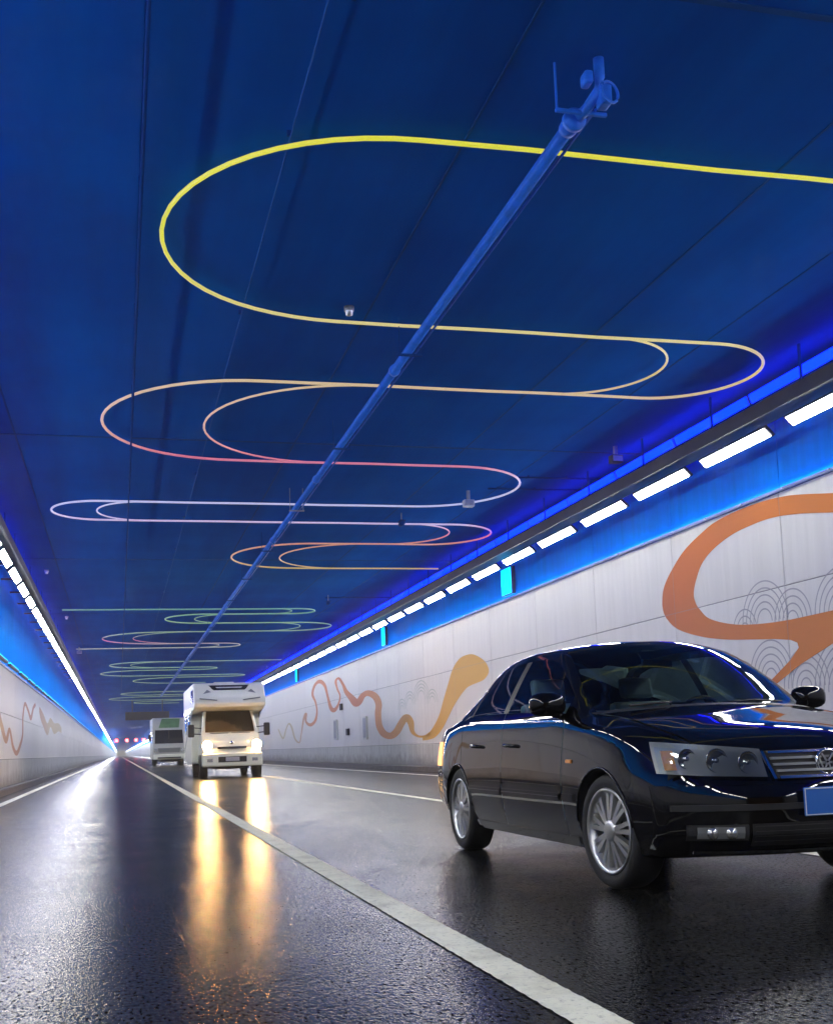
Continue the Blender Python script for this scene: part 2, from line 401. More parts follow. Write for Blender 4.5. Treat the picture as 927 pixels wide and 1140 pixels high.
# ------------------------------------------------------------------ mural print on the wall panels (thin vinyl film)
def catmull(P, n=10):
    P = [Vector(p) for p in P]; out = []
    for i in range(len(P) - 1):
        a, b, c, d = P[max(i - 1, 0)], P[i], P[i + 1], P[min(i + 2, len(P) - 1)]
        for k in range(n):
            t = k / n
            out.append(0.5 * ((2 * b) + (c - a) * t + (2 * a - 5 * b + 4 * c - d) * t * t + (3 * b - a - 3 * c + d) * t ** 3))
    out.append(P[-1]); return out
def ribbon(name, pts, parent, mat, side=1, proud=0.004, n=10, sy=1.0):
    """pts: (y, z, width) along the centre of a brush stroke"""
    c = catmull(pts, n); V = []; F = []
    for i, p in enumerate(c):
        d = c[min(i + 1, len(c) - 1)] - c[max(i - 1, 0)]; t = Vector((d.x / sy, d.y)).normalized(); nn = Vector((-t.y * sy, t.x))
        w = max(p.z, 0.01) / 2
        V += [(-proud * side, p.x + nn.x * w, p.y + nn.y * w), (-proud * side, p.x - nn.x * w, p.y - nn.y * w)]
    for i in range(len(c) - 1): F.append((2 * i, 2 * i + 1, 2 * i + 3, 2 * i + 2))
    return link(name, mesh_from(name, V, F), mat, parent)
def film(name, outline, parent, mat, side=1, proud=0.005):
    V = [(-proud * side, y, z) for y, z in outline]
    me = bpy.data.meshes.new(name); bm = bmesh.new()
    f = bm.faces.new([bm.verts.new(v) for v in V]); bmesh.ops.triangulate(bm, faces=[f]); bm.to_mesh(me); bm.free()
    return link(name, me, mat, parent)
orange = ramp_y('mural_orange', [(10, (0.66, 0.21, 0.010)), (14.5, (0.64, 0.18, 0.008)), (18.5, (0.58, 0.13, 0.008))], rough=0.45)
gold = ramp_y('mural_gold', [(28, (0.74, 0.41, 0.02)), (36, (0.66, 0.36, 0.02)), (40, (0.60, 0.25, 0.03)), (46, (0.62, 0.18, 0.04)), (57, (0.62, 0.22, 0.07)), (63, (0.55, 0.48, 0.28)), (75, (0.58, 0.54, 0.36))], rough=0.45)
greyline = pbr('mural_grey_line', (0.40, 0.41, 0.42), 0.5)
paleline = pbr('mural_pale_green', (0.50, 0.56, 0.50), 0.5)
# the big orange loop: outer edge and inner edge as measured on the wall
outer = [(8.2, 2.9), (9.6, 3.25), (11.2, 3.62), (12.4, 3.87), (13.26, 4.03), (14.25, 4.22), (15.0, 4.29), (15.72, 4.30), (16.4, 4.26), (16.89, 4.16), (17.5, 3.98), (17.97, 3.73), (18.3, 3.48), (18.41, 3.25), (18.40, 3.05), (18.25, 2.87), (17.88, 2.66), (17.11, 2.46), (16.3, 2.33), (15.47, 2.25), (14.9, 2.20), (14.51, 2.15), (14.33, 2.09), (14.32, 2.02), (14.55, 1.86), (15.05, 1.62)]
inner = [(8.2, 2.55), (9.6, 2.9), (11.2, 3.30), (12.4, 3.6), (13.30, 3.77), (14.06, 3.91), (14.7, 3.99), (15.24, 4.00), (15.9, 3.96), (16.49, 3.84), (16.9, 3.67), (17.14, 3.43), (17.26, 3.2), (17.20, 3.02), (17.06, 2.89), (16.85, 2.75), (16.5, 2.64), (16.0, 2.54), (15.44, 2.48), (14.9, 2.45), (14.47, 2.44), (13.46, 2.45), (11.6, 2.52), (11.4, 2.46), (13.52, 1.97), (15.05, 1.60)]
def strip_between(name, A, B, parent, mat):
    A = [Vector((a[0], a[1], 0)) for a in A]; B = [Vector((b[0], b[1], 0)) for b in B]
    A = catmull(A, 5); B = catmull(B, 5)
    V = []; F = []
    for a, b in zip(A, B): V += [(-0.004, a.x, a.y), (-0.004, b.x, b.y)]
    for i in range(len(A) - 1): F.append((2 * i, 2 * i + 1, 2 * i + 3, 2 * i + 2))
    return link(name, mesh_from(name, V, F), mat, parent)
o = strip_between('mural_ribbon', outer[:21], inner[:21], wall_r, orange); o['label'] = 'large orange-brown ribbon loop behind the black car'
tail = [outer[20], (14.51, 2.15), (14.33, 2.09), (14.32, 2.02), (14.55, 1.86), (15.05, 1.62), (15.4, 1.5), (15.0, 1.52), (14.3, 1.78), (13.52, 2.0), (12.4, 2.25), (11.2, 2.46), (9.6, 2.62), (9.6, 2.75), (11.6, 2.56), (13.46, 2.45), (14.47, 2.44), (14.9, 2.45)]
o = film('mural_ribbon', tail, wall_r, orange, proud=0.0045); o['label'] = 'orange tail of the ribbon sweeping down behind the car roof'
# golden drop and the waves that follow it
drop_o = [(28.39, 2.75), (28.6, 2.92), (29.02, 3.08), (29.6, 3.22), (30.11, 3.27), (30.8, 3.25), (31.33, 3.14), (31.8, 2.93), (32.2, 2.62), (32.8, 2.15), (33.35, 1.70), (34.1, 1.35), (34.88, 1.12), (35.4, 1.06)]
drop_i = [(28.39, 2.70), (28.45, 2.62), (28.7, 2.52), (29.0, 2.47), (29.5, 2.44), (30.1, 2.40), (30.53, 2.33), (31.2, 2.12), (31.8, 1.88), (32.4, 1.58), (33.0, 1.30), (33.8, 1.06), (34.6, 0.98), (35.4, 0.96)]
o = strip_between('mural_ribbon', drop_o, drop_i, wall_r, gold); o['label'] = 'golden drop-shaped ribbon end left of the black car'
wave = [(34.44, 1.18, 0.06), (35.15, 1.09, 0.05), (36.0, 1.11, 0.05), (36.67, 1.27, 0.08), (36.88, 1.58, 0.13), (37.46, 1.77, 0.15), (38.18, 1.58, 0.16), (38.93, 1.31, 0.17), (39.84, 1.18, 0.17), (40.9, 1.28, 0.17), (41.63, 1.59, 0.16), (41.76, 2.04, 0.16), (41.61, 2.39, 0.16), (42.16, 2.7, 0.16), (43.35, 2.89, 0.16), (44.38, 2.85, 0.17), (45.17, 2.64, 0.2), (45.84, 2.63, 0.22), (46.81, 2.9, 0.17), (47.82, 3.19, 0.12), (48.42, 3.52, 0.08), (49.36, 3.85, 0.07), (50.11, 3.78, 0.08), (49.8, 3.42, 0.06), (49.21, 3.08, 0.05), (49.63, 2.74, 0.07), (50.65, 2.51, 0.14), (51.55, 2.66, 0.12), (52.26, 3.21, 0.08), (52.95, 3.75, 0.1), (54.36, 4.03, 0.13), (55.79, 3.91, 0.11), (56.5, 3.52, 0.1), (55.69, 3.1, 0.07), (55.32, 2.61, 0.07), (55.96, 2.17, 0.11), (57.47, 2.02, 0.12), (58.8, 2.23, 0.09), (58.74, 2.61, 0.12), (59.55, 2.36, 0.09), (60.4, 1.66, 0.05), (61.15, 1.18, 0.05), (62.73, 1.39, 0.07), (63.85, 2.03, 0.09), (64.95, 2.28, 0.07), (66.17, 1.97, 0.07), (67.48, 1.48, 0.07), (69.5, 2.07, 0.06)]
o = ribbon('mural_ribbon', [(y, z, w * 1.35) for y, z, w in wave], wall_r, gold, n=8, sy=5.0); o['label'] = 'thin waving gold to salmon ribbon along the far wall'
def arcs(cy_, cz, r0, n, mat, parent, lw=0.022, a0=0, a1=math.pi, step=0.105, sy=1.0):
    for k in range(n):
        r = r0 - k * step; pts = []
        for i in range(25):
            a = a0 + (a1 - a0) * i / 24
            pts.append((cy_ + sy * r * math.cos(a), cz + r * math.sin(a), lw))
        ribbon('mural_cloud_line', pts, parent, mat, n=2, proud=0.003)
for cy_, cz, r0, n in [(15.15, 2.48, .62, 5), (14.42, 2.42, .46, 4), (15.72, 2.40, .34, 3), (13.25, 2.40, .62, 5), (12.0, 2.44, .5, 4),
                       (15.08, 1.62, .58, 5), (14.2, 1.45, .55, 5), (13.25, 1.35, .75, 6), (15.9, 1.45, .5, 4), (12.1, 1.3, .8, 6)]:
    arcs(cy_, cz, r0, n, greyline, wall_r)
for cy_, cz, r0, n in [(35.4, 2.25, .62, 4), (36.9, 2.15, .45, 3), (34.1, 2.1, .42, 3), (38.0, 2.05, .35, 3)]:
    arcs(cy_, cz, r0, n, paleline, wall_r, lw=0.035, sy=1.6)
seam = pbr('panel_seam_grey', (0.34, 0.34, 0.34), 0.7)
box('panel_seam', (-0.0065, Y0, 2.9475), (-0.0052, 240, 2.9525), seam, wall_r)
for k in range(-2, 14):
    y = YJ + k * PL
    box('panel_seam', (-0.0064, y - 0.002, SKIRT + 0.01), (-0.0051, y + 0.002, 2.945), seam, wall_r)
    box('panel_seam', (-0.0064, y - 0.002, 2.955), (-0.0051, y + 0.002, WHITE_R - 0.01), seam, wall_r)
# left wall: the same kind of squiggle, seen small
lm = ramp_y('mural_left', [(28, (0.52, 0.36, 0.14)), (34, (0.50, 0.24, 0.10)), (44, (0.46, 0.20, 0.12)), (52, (0.56, 0.46, 0.24)), (70, (0.58, 0.52, 0.34))], rough=0.45)
lw_ = [(27.5, 1.9, .3), (29.5, 2.2, .35), (31.0, 1.75, .4), (32.3, 1.35, .35), (33.34, 1.66, .25), (34.4, 1.2, .3), (35.61, 1.02, .3), (36.8, 1.25, .3), (37.76, 1.6, .25), (37.9, 2.16, .25), (38.71, 2.6, .25), (40.0, 2.45, .3), (41.27, 2.23, .35), (42.4, 2.6, .3), (43.6, 2.8, .25)]
o = ribbon('mural_ribbon', [(y, z, w * .5) for y, z, w in lw_], wall_l, lm, side=-1, sy=4.0); o['label'] = 'small orange squiggle on the left wall'
o = ribbon('mural_ribbon', [(45.6, 2.7, .2), (46.4, 2.55, .4), (48, 2.35, .5), (50.7, 2.05, .5), (53, 2.4, .4), (56, 2.2, .5), (60, 2.35, .4), (63.1, 2.25, .3)], wall_l, lm, side=-1, sy=1.5)

# ------------------------------------------------------------------ cable trays, luminaires and blue battens
def tray(side, x, label):
    t = empty('cable_tray', (x, 0, 5.22), label, 'cable tray')
    s = side
    poly = [(-0.17, 0.0), (0.17, 0.0), (0.17, 0.20), (0.155, 0.20), (0.155, 0.015), (-0.155, 0.015), (-0.155, 0.20), (-0.17, 0.20)]
    prism('channel', poly, Y0, 420, M['tray'], t, plane='XZ')
    for k, y in enumerate([13.0 + 2.38 * i for i in range(-5, 40)]):
        box('hanger', (-0.012, y - 0.02, 0.21), (0.012, y + 0.02, ZC - 5.22 - 0.001), M['joint'], t)
        box('wall_bracket', (0.16 * s if s > 0 else -0.52, y - 0.02, 0.06), (0.52 if s > 0 else -0.16, y + 0.02, 0.10), M['tray'], t)
    for j, (dx, r) in enumerate([(-0.08, 0.03), (0.0, 0.04), (0.08, 0.025)]):
        tube('cable', [(dx, Y0, 0.02 + r), (dx, 420, 0.02 + r)], r, M['black'], t, sides=6)
    return t
XTR, XTL = 8.86, -2.26
tray(+1, XTR, 'dark cable tray hung along the right wall above the white luminaires')
tray(-1, XTL, 'dark cable tray hung along the left wall above the white luminaires')
# luminaire prototype: housing, diffuser, two clamps; tilted towards the road
def lum_meshes(side):
    L = 1.92; s = side
    bm = bmesh.new(); add_box(bm, (-0.095, -L / 2, 0.0), (0.095, L / 2, 0.045), 0.010, 2)
    hm = bpy.data.meshes.new('housing'); bmesh.ops.recalc_face_normals(bm, faces=bm.faces); bm.to_mesh(hm); bm.free(); hm.materials.append(M['house'])
    bm = bmesh.new(); add_box(bm, (-0.072, -L / 2 + 0.05, -0.010), (0.072, L / 2 - 0.05, -0.001), 0.003, 1)
    dm = bpy.data.meshes.new('diffuser'); bmesh.ops.recalc_face_normals(bm, faces=bm.faces); bm.to_mesh(dm); bm.free(); dm.materials.append(M['lum'])
    bm = bmesh.new(); add_box(bm, (-0.03, -0.03, 0.046), (0.03, 0.03, 0.16))
    cm = bpy.data.meshes.new('clamp'); bmesh.ops.recalc_face_normals(bm, faces=bm.faces); bm.to_mesh(cm); bm.free(); cm.materials.append(M['steel'])
    return hm, dm, cm
LM = lum_meshes(1)
ORD = ['nearest', 'second', 'third', 'fourth', 'fifth', 'sixth', 'seventh', 'eighth', 'ninth', 'tenth', 'eleventh', 'twelfth']
def luminaire(x, y, tilt, label, group):
    e = empty('wall_luminaire', (x, y, 5.03), label, 'luminaire', group); e.rotation_euler = (0, tilt, 0)
    for nm, me, yy in (('housing', LM[0], 0), ('diffuser', LM[1], 0), ('clamp', LM[2], -0.6), ('clamp', LM[2], 0.6)):
        o = bpy.data.objects.new(nm, me); C.objects.link(o); o.parent = e; o.location = (0, yy, 0)
for i in range(-12, 92):
    y = 12.42 + 2.38 * i
    if i < 0: lab = 'white linear luminaire on the right wall, nearer than the photo shows'
    elif i < 12: lab = '%s bright white linear luminaire counted from the right edge along the right wall' % ORD[i]
    else: lab = 'small far luminaire merging into the white line along the right wall'
    luminaire(XTR, y, R_(44), lab, 'luminaires along the right wall')
for i in range(-18, 86):
    y = 22.6 + 2.38 * i
    if i < 0: lab = 'white linear luminaire on the left wall, nearer than the photo shows'
    elif i < 10: lab = '%s white square-looking luminaire counted from the left edge along the left wall' % ORD[i]
    else: lab = 'small far luminaire merging into the white line along the left wall'
    luminaire(XTL, y, R_(-40), lab, 'luminaires along the left wall')
# one long diffuser each stands for the fittings too far to tell apart
for x, ys, ye, lab in ((XTR, 12.42 + 2.38 * 92 - 1, 1495, 'right'), (XTL, 22.6 + 2.38 * 86 - 1, 1495, 'left')):
    o = box('far_luminaires', (x - 0.11, ys, 5.0), (x + 0.11, ye, 5.03), M['lum']); stuff(o)
    tag(o, 'thin white line of farthest luminaires at the end of the %s wall' % lab, 'luminaires')
# blue battens in the corner between wall and ceiling
def batten_meshes(L):
    bm = bmesh.new(); add_box(bm, (-0.075, 0.03, -0.02), (0.075, L - 0.03, 0.05), 0.008, 1)
    a = bpy.data.meshes.new('housing'); bmesh.ops.recalc_face_normals(bm, faces=bm.faces); bm.to_mesh(a); bm.free(); a.materials.append(M['house'])
    bm = bmesh.new(); add_box(bm, (-0.068, 0.05, -0.05), (0.068, L - 0.05, -0.0205), 0.012, 2)
    b = bpy.data.meshes.new('diffuser'); bmesh.ops.recalc_face_normals(bm, faces=bm.faces); bm.to_mesh(b); bm.free(); b.materials.append(M['batten'])
    return a, b
BM_ = batten_meshes(2.38)
for s, x, tl, wn_ in ((1, 9.20, R_(72), 'right'), (-1, -2.70, R_(-72), 'left')):
    for i in range(-12, 90):
        y = 12.42 + 2.38 * i
        e = empty('blue_led_batten', (x, y, 5.80), ('blue strip light where the ceiling meets the %s wall' % wn_), 'strip light', 'blue strip lights in the %s ceiling corner' % wn_)
        e.rotation_euler = (0, tl, 0)
        for nm, me in (('housing', BM_[0]), ('diffuser', BM_[1])):
            o = bpy.data.objects.new(nm, me); C.objects.link(o); o.parent = e
# glowing cyan panels added to stand for light reflected in panel gaps
def wash(x, y, s, h0, h1, w, label, group):
    e = empty('cyan_glow_patch', (x, y, h0), label, 'glow patch', group)
    box('housing', (-0.05, -w / 2, 0), (0.05, w / 2, h1 - h0), M['house'], e, 0.006, 1)
    for k in range(3):
        y0 = -w / 2 + 0.02 + k * (w - 0.04) / 3
        box('diffuser', (-0.062 if s > 0 else 0.051, y0 + 0.01, 0.03), (-0.051 if s > 0 else 0.062, y0 + (w - 0.04) / 3 - 0.01, h1 - h0 - 0.03), M['cyan'], e)
for i, y in enumerate((26.4, 40.0, 61.0)):
    wash(XR - 0.06, y, 1, 4.42, 5.10, (0.75, 0.5, 0.5)[i], '%s added cyan glow patch for reflected light on the blue band of the right wall' % ORD[i], 'cyan glow patches right')
# cyan uplights along the left top rail
def uplight_meshes(L):
    bm = bmesh.new(); add_box(bm, (-0.05, 0.0, 0.0), (0.05, L, 0.06), 0.008, 1)
    a = bpy.data.meshes.new('housing'); bmesh.ops.recalc_face_normals(bm, faces=bm.faces); bm.to_mesh(a); bm.free(); a.materials.append(M['house'])
    bm = bmesh.new(); add_box(bm, (-0.035, 0.03, 0.061), (0.035, L - 0.03, 0.085), 0.008, 1)
    b = bpy.data.meshes.new('diffuser'); bmesh.ops.recalc_face_normals(bm, faces=bm.faces); bm.to_mesh(b); bm.free(); b.materials.append(M['cyan'])
    return a, b
UL = uplight_meshes(2.6)
box('hidden_fill_strip', (-0.010, Y0, WHITE_R + 0.0485), (-0.002, 300, WHITE_R + 0.0525), emit('azure_fill_glow', (0.0, 0.30, 1.0), 60.0), wall_r)  # added glowing strip, hidden behind the rail, to brighten the blue band
for s, x, z, wn_ in ((-1, XL + 0.12, WHITE_L + 0.05, 'left'),):
    for k in range(-9, 58):
        e = empty('wall_uplight', (x, YJ + k * PL + 0.4, z), 'slim blue uplight on the rail above the %s white panels' % wn_, 'uplight', 'uplights along the %s wall rail' % wn_)
        for nm, me in (('housing', UL[0]), ('diffuser', UL[1])):
            o = bpy.data.objects.new(nm, me); C.objects.link(o); o.parent = e

# ------------------------------------------------------------------ neon flex on the ceiling
ZN = ZC - 0.09
def serpentine(rows, xs, start_x, end_x):
    """rows: y of each straight run; xs: x extent of the turn between run i and i+1"""
    pts = [(start_x, rows[0])]
    for i in range(len(rows) - 1):
        r = (rows[i + 1] - rows[i]) / 2; cyy = (rows[i + 1] + rows[i]) / 2
        left = xs[i] < pts[-1][0]
        cx = xs[i] + r if left else xs[i] - r
        n = 26
        for k in range(n + 1):
            a = math.pi * k / n
            px = cx - r * math.sin(a) if left else cx + r * math.sin(a)
            pts.append((px, cyy - r * math.cos(a)))
    pts.append((end_x, rows[-1]))
    out = []
    for (xa, ya), (xb, yb) in zip(pts, pts[1:]):      # keep long runs gently irregular
        d = math.hypot(xb - xa, yb - ya); m = max(1, int(d / 0.8))
        for k in range(m): out.append((xa + (xb - xa) * k / m, ya + (yb - ya) * k / m))
    out.append(pts[-1])
    return [(x, y + 0.012 * math.sin(x * 2.3 + y), ZN) for x, y in out]
keysA = [(8.5, (0.64, 0.64, 0.02)), (11, (0.68, 0.66, 0.03)), (12.9, (0.60, 0.53, 0.20)), (14.0, (0.60, 0.45, 0.14)), (15.5, (0.56, 0.42, 0.26)), (18.0, (0.56, 0.30, 0.24)), (19.6, (0.52, 0.13, 0.22)), (20.6, (0.50, 0.42, 0.60)), (22.5, (0.42, 0.46, 0.74)), (25.0, (0.46, 0.40, 0.66)), (26.3, (0.60, 0.12, 0.18)), (27.7, (0.48, 0.20, 0.14)), (31.6, (0.42, 0.30, 0.08))]
neonA = ramp_y('neon_yellow_to_violet', keysA, strength=1.0)
neonB = ramp_y('neon_green_to_pink', [(40, (0.10, 0.34, 0.30)), (44, (0.20, 0.42, 0.20)), (47.5, (0.18, 0.40, 0.22)), (50, (0.22, 0.30, 0.28)), (52, (0.62, 0.10, 0.36)), (54, (0.36, 0.34, 0.40)), (56, (0.34, 0.40, 0.40)), (66, (0.20, 0.42, 0.30)), (85, (0.24, 0.42, 0.22))], strength=0.75)
def neon(pts, mat, label, r=0.024, group='neon flex on the ceiling'):
    o = tube('neon_light_strip', pts, r, mat, None, sides=8); tag(o, label, 'neon strip', group); return o
A_rows = [8.77, 12.95, 15.28, 19.68, 23.2, 25.1, 27.7, 31.6]
A_xs = [0.45, 8.81, -0.2, 7.82, -1.29, 8.88, 2.9]
neon(serpentine(A_rows, A_xs, 8.9, 9.05), neonA, 'long yellow to violet neon line looping to and fro across the ceiling', 0.0215)
def inner_loop(y0, y1, xe, xs, mat, label, dz=0.0):
    r = (y1 - y0) / 2; cyy = (y0 + y1) / 2; left = xe < xs
    cx = xe + r if left else xe - r
    pts = [(xs, cyy - r)]
    for k in range(27):
        a = math.pi * k / 26
        pts.append((cx - r * math.sin(a) if left else cx + r * math.sin(a), cyy - r * math.cos(a)))
    pts.append((xs, cyy + r))
    n = 26
    neon([(x, y, ZN - dz) for x, y in pts], mat, label, 0.0165)
inner_loop(12.95, 15.28, 7.35, 5.9, neonA, 'pale yellow inner neon bend nested in the right-hand loop')
inner_loop(15.28, 19.68, 1.33, 3.9, neonA, 'pinkish inner neon bend nested in the left-hand loop')
inner_loop(23.2, 25.1, -0.39, 0.9, neonA, 'white inner neon bend in the far left loop')
inner_loop(25.1, 27.7, 7.82, 6.2, neonA, 'red inner neon bend in the far right loop')
inner_loop(27.7, 31.6, 4.17, 6.6, neonA, 'dim yellow inner neon bend in the small left loop')
B_rows = [40.9, 42.4, 45.4, 48.6, 53.9, 56.0]
B_xs = [7.09, 1.75, 8.66, -0.64, 5.69]
neon(serpentine(B_rows, B_xs, -1.84, -1.9), neonB, 'thin green and pink neon line looping on the ceiling before the motorhome')
inner_loop(40.9, 42.4, 6.23, 4.8, neonB, 'green inner neon bend in the first far loop')
inner_loop(42.4, 45.4, 2.85, 4.6, neonB, 'green inner neon bend in the short left loop')
inner_loop(45.4, 48.6, 7.36, 5.4, neonB, 'green inner neon bend in the wide right loop')
inner_loop(48.6, 53.9, 0.66, 3.6, neonB, 'pink inner neon bend in the far left loop')
inner_loop(53.9, 56.0, 4.7, 3.4, neonB, 'whitish inner neon bend in the far right loop')
C_rows = [64.5, 69.0, 71.0, 76.0, 78.0, 84.5]
C_xs = [-0.45, 5.84, -1.04, 8.24, 1.01]
neon(serpentine(C_rows, C_xs, 9.0, 6.2), neonB, 'faint green neon loops above the motorhome roof')
inner_loop(64.5, 69.0, 0.7, 3.6, neonB, 'faint green inner neon bend above the motorhome')
D_rows = [96, 101, 104, 110, 113, 118]
neon(serpentine(D_rows, [0.2, 7.5, -0.8, 6.0, 1.5], 8.8, 6.0), neonB, 'faintest distant neon loops beyond the green ones')

# ------------------------------------------------------------------ pipe, conduits and small fittings under the ceiling
pipe = empty('fire_pipe', (3.46, 7.75, 5.62), 'blue painted pipe slung lengthwise under the ceiling across the neon lines', 'pipe')
tube('pipe', [(0, 0.05, 0), (0, 90, 0)], 0.055, M['bluepaint'], pipe, sides=20)
tube('cable', [(0.13, -0.1, 0.03), (0.13, 90, 0.03)], 0.014, M['bluepaint'], pipe, sides=6)
for y in (0.12, 6.0, 12.0, 18.0, 24.0, 30.0, 40.0, 50.0, 60.0):
    lathe('coupling', [(0.056, -0.05), (0.070, -0.05), (0.074, 0), (0.070, 0.05), (0.056, 0.05)], M['bluepaint'], pipe, seg=16, axis='Y', loc=(0, y, 0))
for y in (5.2, 9.6, 14.35, 19, 23.5, 28, 36, 44, 52, 60):
    box('hanger', (-0.15, y - 0.018, -0.09), (0.15, y + 0.018, -0.068), M['steel'] if y == 14.35 else M['joint'], pipe)
    for dx in (-0.13, 0.13):
        box('hanger_rod', (dx - 0.005, y - 0.005, -0.068), (dx + 0.005, y + 0.005, ZC - 5.62 - 0.001), M['steel'] if y == 14.35 else M['joint'], pipe)
# near end: flange, cross bar with rod, and a bent valve body
lathe('flange', [(0.0, -0.03), (0.09, -0.03), (0.09, 0.03), (0.056, 0.03)], M['bluepaint'], pipe, seg=20, axis='Y', loc=(0, 0.02, 0))
box('cross_bar', (-0.20, -0.11, -0.02), (0.22, -0.08, 0.01), M['bluepaint'], pipe, 0.004, 1)
box('hanger_rod', (-0.195, -0.102, 0.011), (-0.18, -0.088, ZC - 5.62 - 0.001), M['bluepaint'], pipe)
valve = tube('valve_body', [(0.02, -0.03, 0), (0.05, -0.12, 0.02), (0.10, -0.20, 0.10), (0.12, -0.22, 0.22), (0.12, -0.22, 0.37)], 0.042, M['bluepaint'], pipe, sides=14)
tube('valve_wheel', [(0.16 + 0.08 * math.cos(a), -0.30 + 0.03 * math.cos(a), 0.06 + 0.08 * math.sin(a)) for a in [2 * math.pi * k / 20 for k in range(21)]], 0.012, M['bluepaint'], valve, sides=6)
box('valve_bonnet', (0.10, -0.29, -0.02), (0.19, -0.16, 0.16), M['bluepaint'], valve, 0.02, 2)
box('valve_bonnet', (-0.02, -0.28, 0.14), (0.05, -0.16, 0.24), M['bluepaint'], valve, 0.02, 2)

cd = empty('ceiling_conduit', (0.24, 0, ZC - 0.17), 'dark conduit running under the ceiling left of the yellow loop', 'conduit')
tube('conduit', [(0, Y0, 0), (0, 130, 0)], 0.016, M['darkblue'], cd, sides=8)
for y in [4 + 3.0 * k for k in range(24)]:
    box('clip', (-0.02, y - 0.015, 0.012), (0.02, y + 0.015, 0.169), M['darkblue'], cd)
wr = empty('ceiling_wire', (1.43, 0, ZC - 0.05), 'thin pale wire along the ceiling inside the yellow loop', 'wire')
tube('wire', [(0, Y0, 0), (0.02, 40, 0), (0, 100, 0)], 0.007, pbr('pale_wire', (0.01, 0.09, 0.34), 0.8, spec=0.05), wr, sides=6)
for y in [5 + 4.0 * k for k in range(12)]:
    box('clip', (-0.02, y - 0.012, 0.0), (0.02, y + 0.012, 0.049), M['darkblue'], wr)
def fitting(name, loc, label, cat, kind, mat):
    e = empty(name, loc, label, cat)
    if kind == 'box':
        box('housing', (-0.11, -0.08, -0.16), (0.11, 0.08, -0.02), mat, e, 0.012, 2)
        box('lid', (-0.09, -0.095, -0.14), (0.09, -0.081, -0.04), M['steel'], e, 0.004, 1)
        box('bracket', (-0.03, -0.03, -0.019), (0.03, 0.03, ZC - loc[2] - 0.001), M['steel'], e)
        tube('antenna', [(0.02, 0.1, -0.02), (0.02, 0.1, 0.12)], 0.008, M['steel'], e, sides=6)
    elif kind == 'cam':
        box('arm', (-0.012, -0.012, 0.03), (0.012, 0.012, ZC - loc[2] - 0.001), M['steel'], e)
        lathe('camera_body', [(0, -0.14), (0.05, -0.14), (0.055, -0.02), (0.055, 0.1), (0, 0.12)], mat, e, seg=14, axis='Y')
        box('hood', (-0.07, -0.18, 0.052), (0.07, 0.1, 0.062), mat, e)
    else:
        lathe('base', [(0.0, ZC - loc[2] - 0.001), (0.06, ZC - loc[2] - 0.001), (0.06, 0.0), (0, 0.0)], mat, e, seg=14, axis='Z')
        lathe('cap', [(0.045, -0.001), (0.04, -0.05), (0.0, -0.06)], M['bolt'], e, seg=14, axis='Z')
lightbox = pbr('pale_box_paint', (0.45, 0.48, 0.60), 0.5)
fitting('junction_box', (7.0, 22.0, 5.82), 'small pale junction box on the ceiling at the violet right-hand bend', 'junction box', 'box', lightbox)
fitting('ceiling_camera', (6.15, 24.3, 5.75), 'small dark camera hanging behind the violet line', 'camera', 'cam', M['darkblue'])
fitting('smoke_detector', (-1.87, 32.6, 5.94), 'tiny pale round detector near the left luminaires', 'detector', 'disc', lightbox)
fitting('smoke_detector', (-1.8, 43.5, 5.94), 'tinier pale round detector farther along the left edge', 'detector', 'disc', lightbox)
fitting('smoke_detector', (2.67, 12.7, 5.95), 'tiny yellowish detector beside the returning yellow line', 'detector', 'disc', M['steel'])
fitting('ceiling_camera', (6.93, 37.9, 5.72), 'dark camera bracket hanging above the second set of loops', 'camera', 'cam', M['darkblue'])
fitting('junction_box', (8.6, 18.3, 5.85), 'dim grey box on the ceiling near the right cable tray', 'junction box', 'box', M['tray'])
fitting('junction_box', (-1.75, 55.9, 5.84), 'whitish box where the far neon line ends at left', 'junction box', 'box', lightbox)
# cross conduits to the right wall
for k, (y, xa) in enumerate(((20.6, 7.6), (21.6, 7.3), (38.3, 6.9))):
    e = empty('cross_conduit', (xa, y, ZC - 0.04), ['thin dark conduit crossing to the right wall just before the violet bend', 'second thin dark conduit crossing to the right wall at the violet bend', 'far dark conduit crossing to the right wall at the hanging camera'][k], 'conduit')
    tube('conduit', [(0, 0, 0), (9.35 - xa, 0, 0)], 0.018, M['darkblue'], e, sides=8)
    for x in (0.2, 1.0): box('clip', (x - 0.012, -0.025, 0.0), (x + 0.012, 0.025, 0.039), M['darkblue'], e)
# wall boxes on the right wall near the motorhome
for (y, z, lab) in ((48.8, 2.58, 'upper small black box on the right wall above the other boxes'), (47.5, 1.47, 'middle black call box low on the right wall'), (50.2, 1.62, 'grey cabinet low on the right wall nearest the motorhome'), (43.9, 1.56, 'grey cabinet low on the right wall nearest the black car')):
    e = empty('wall_cabinet', (XR, y, z), lab, 'cabinet')
    big = 'cabinet' in lab
    box('case', (-0.09, -0.3 if big else -0.2, -0.45 if big else -0.14), (-0.006, 0.3 if big else 0.2, 0.45 if big else 0.14), M['skirt'] if big else M['black'], e, 0.01, 1)
    box('door', (-0.10, -0.25 if big else -0.16, -0.38 if big else -0.10), (-0.091, 0.25 if big else 0.16, 0.38 if big else 0.10), M['steel'] if big else M['tray'], e)

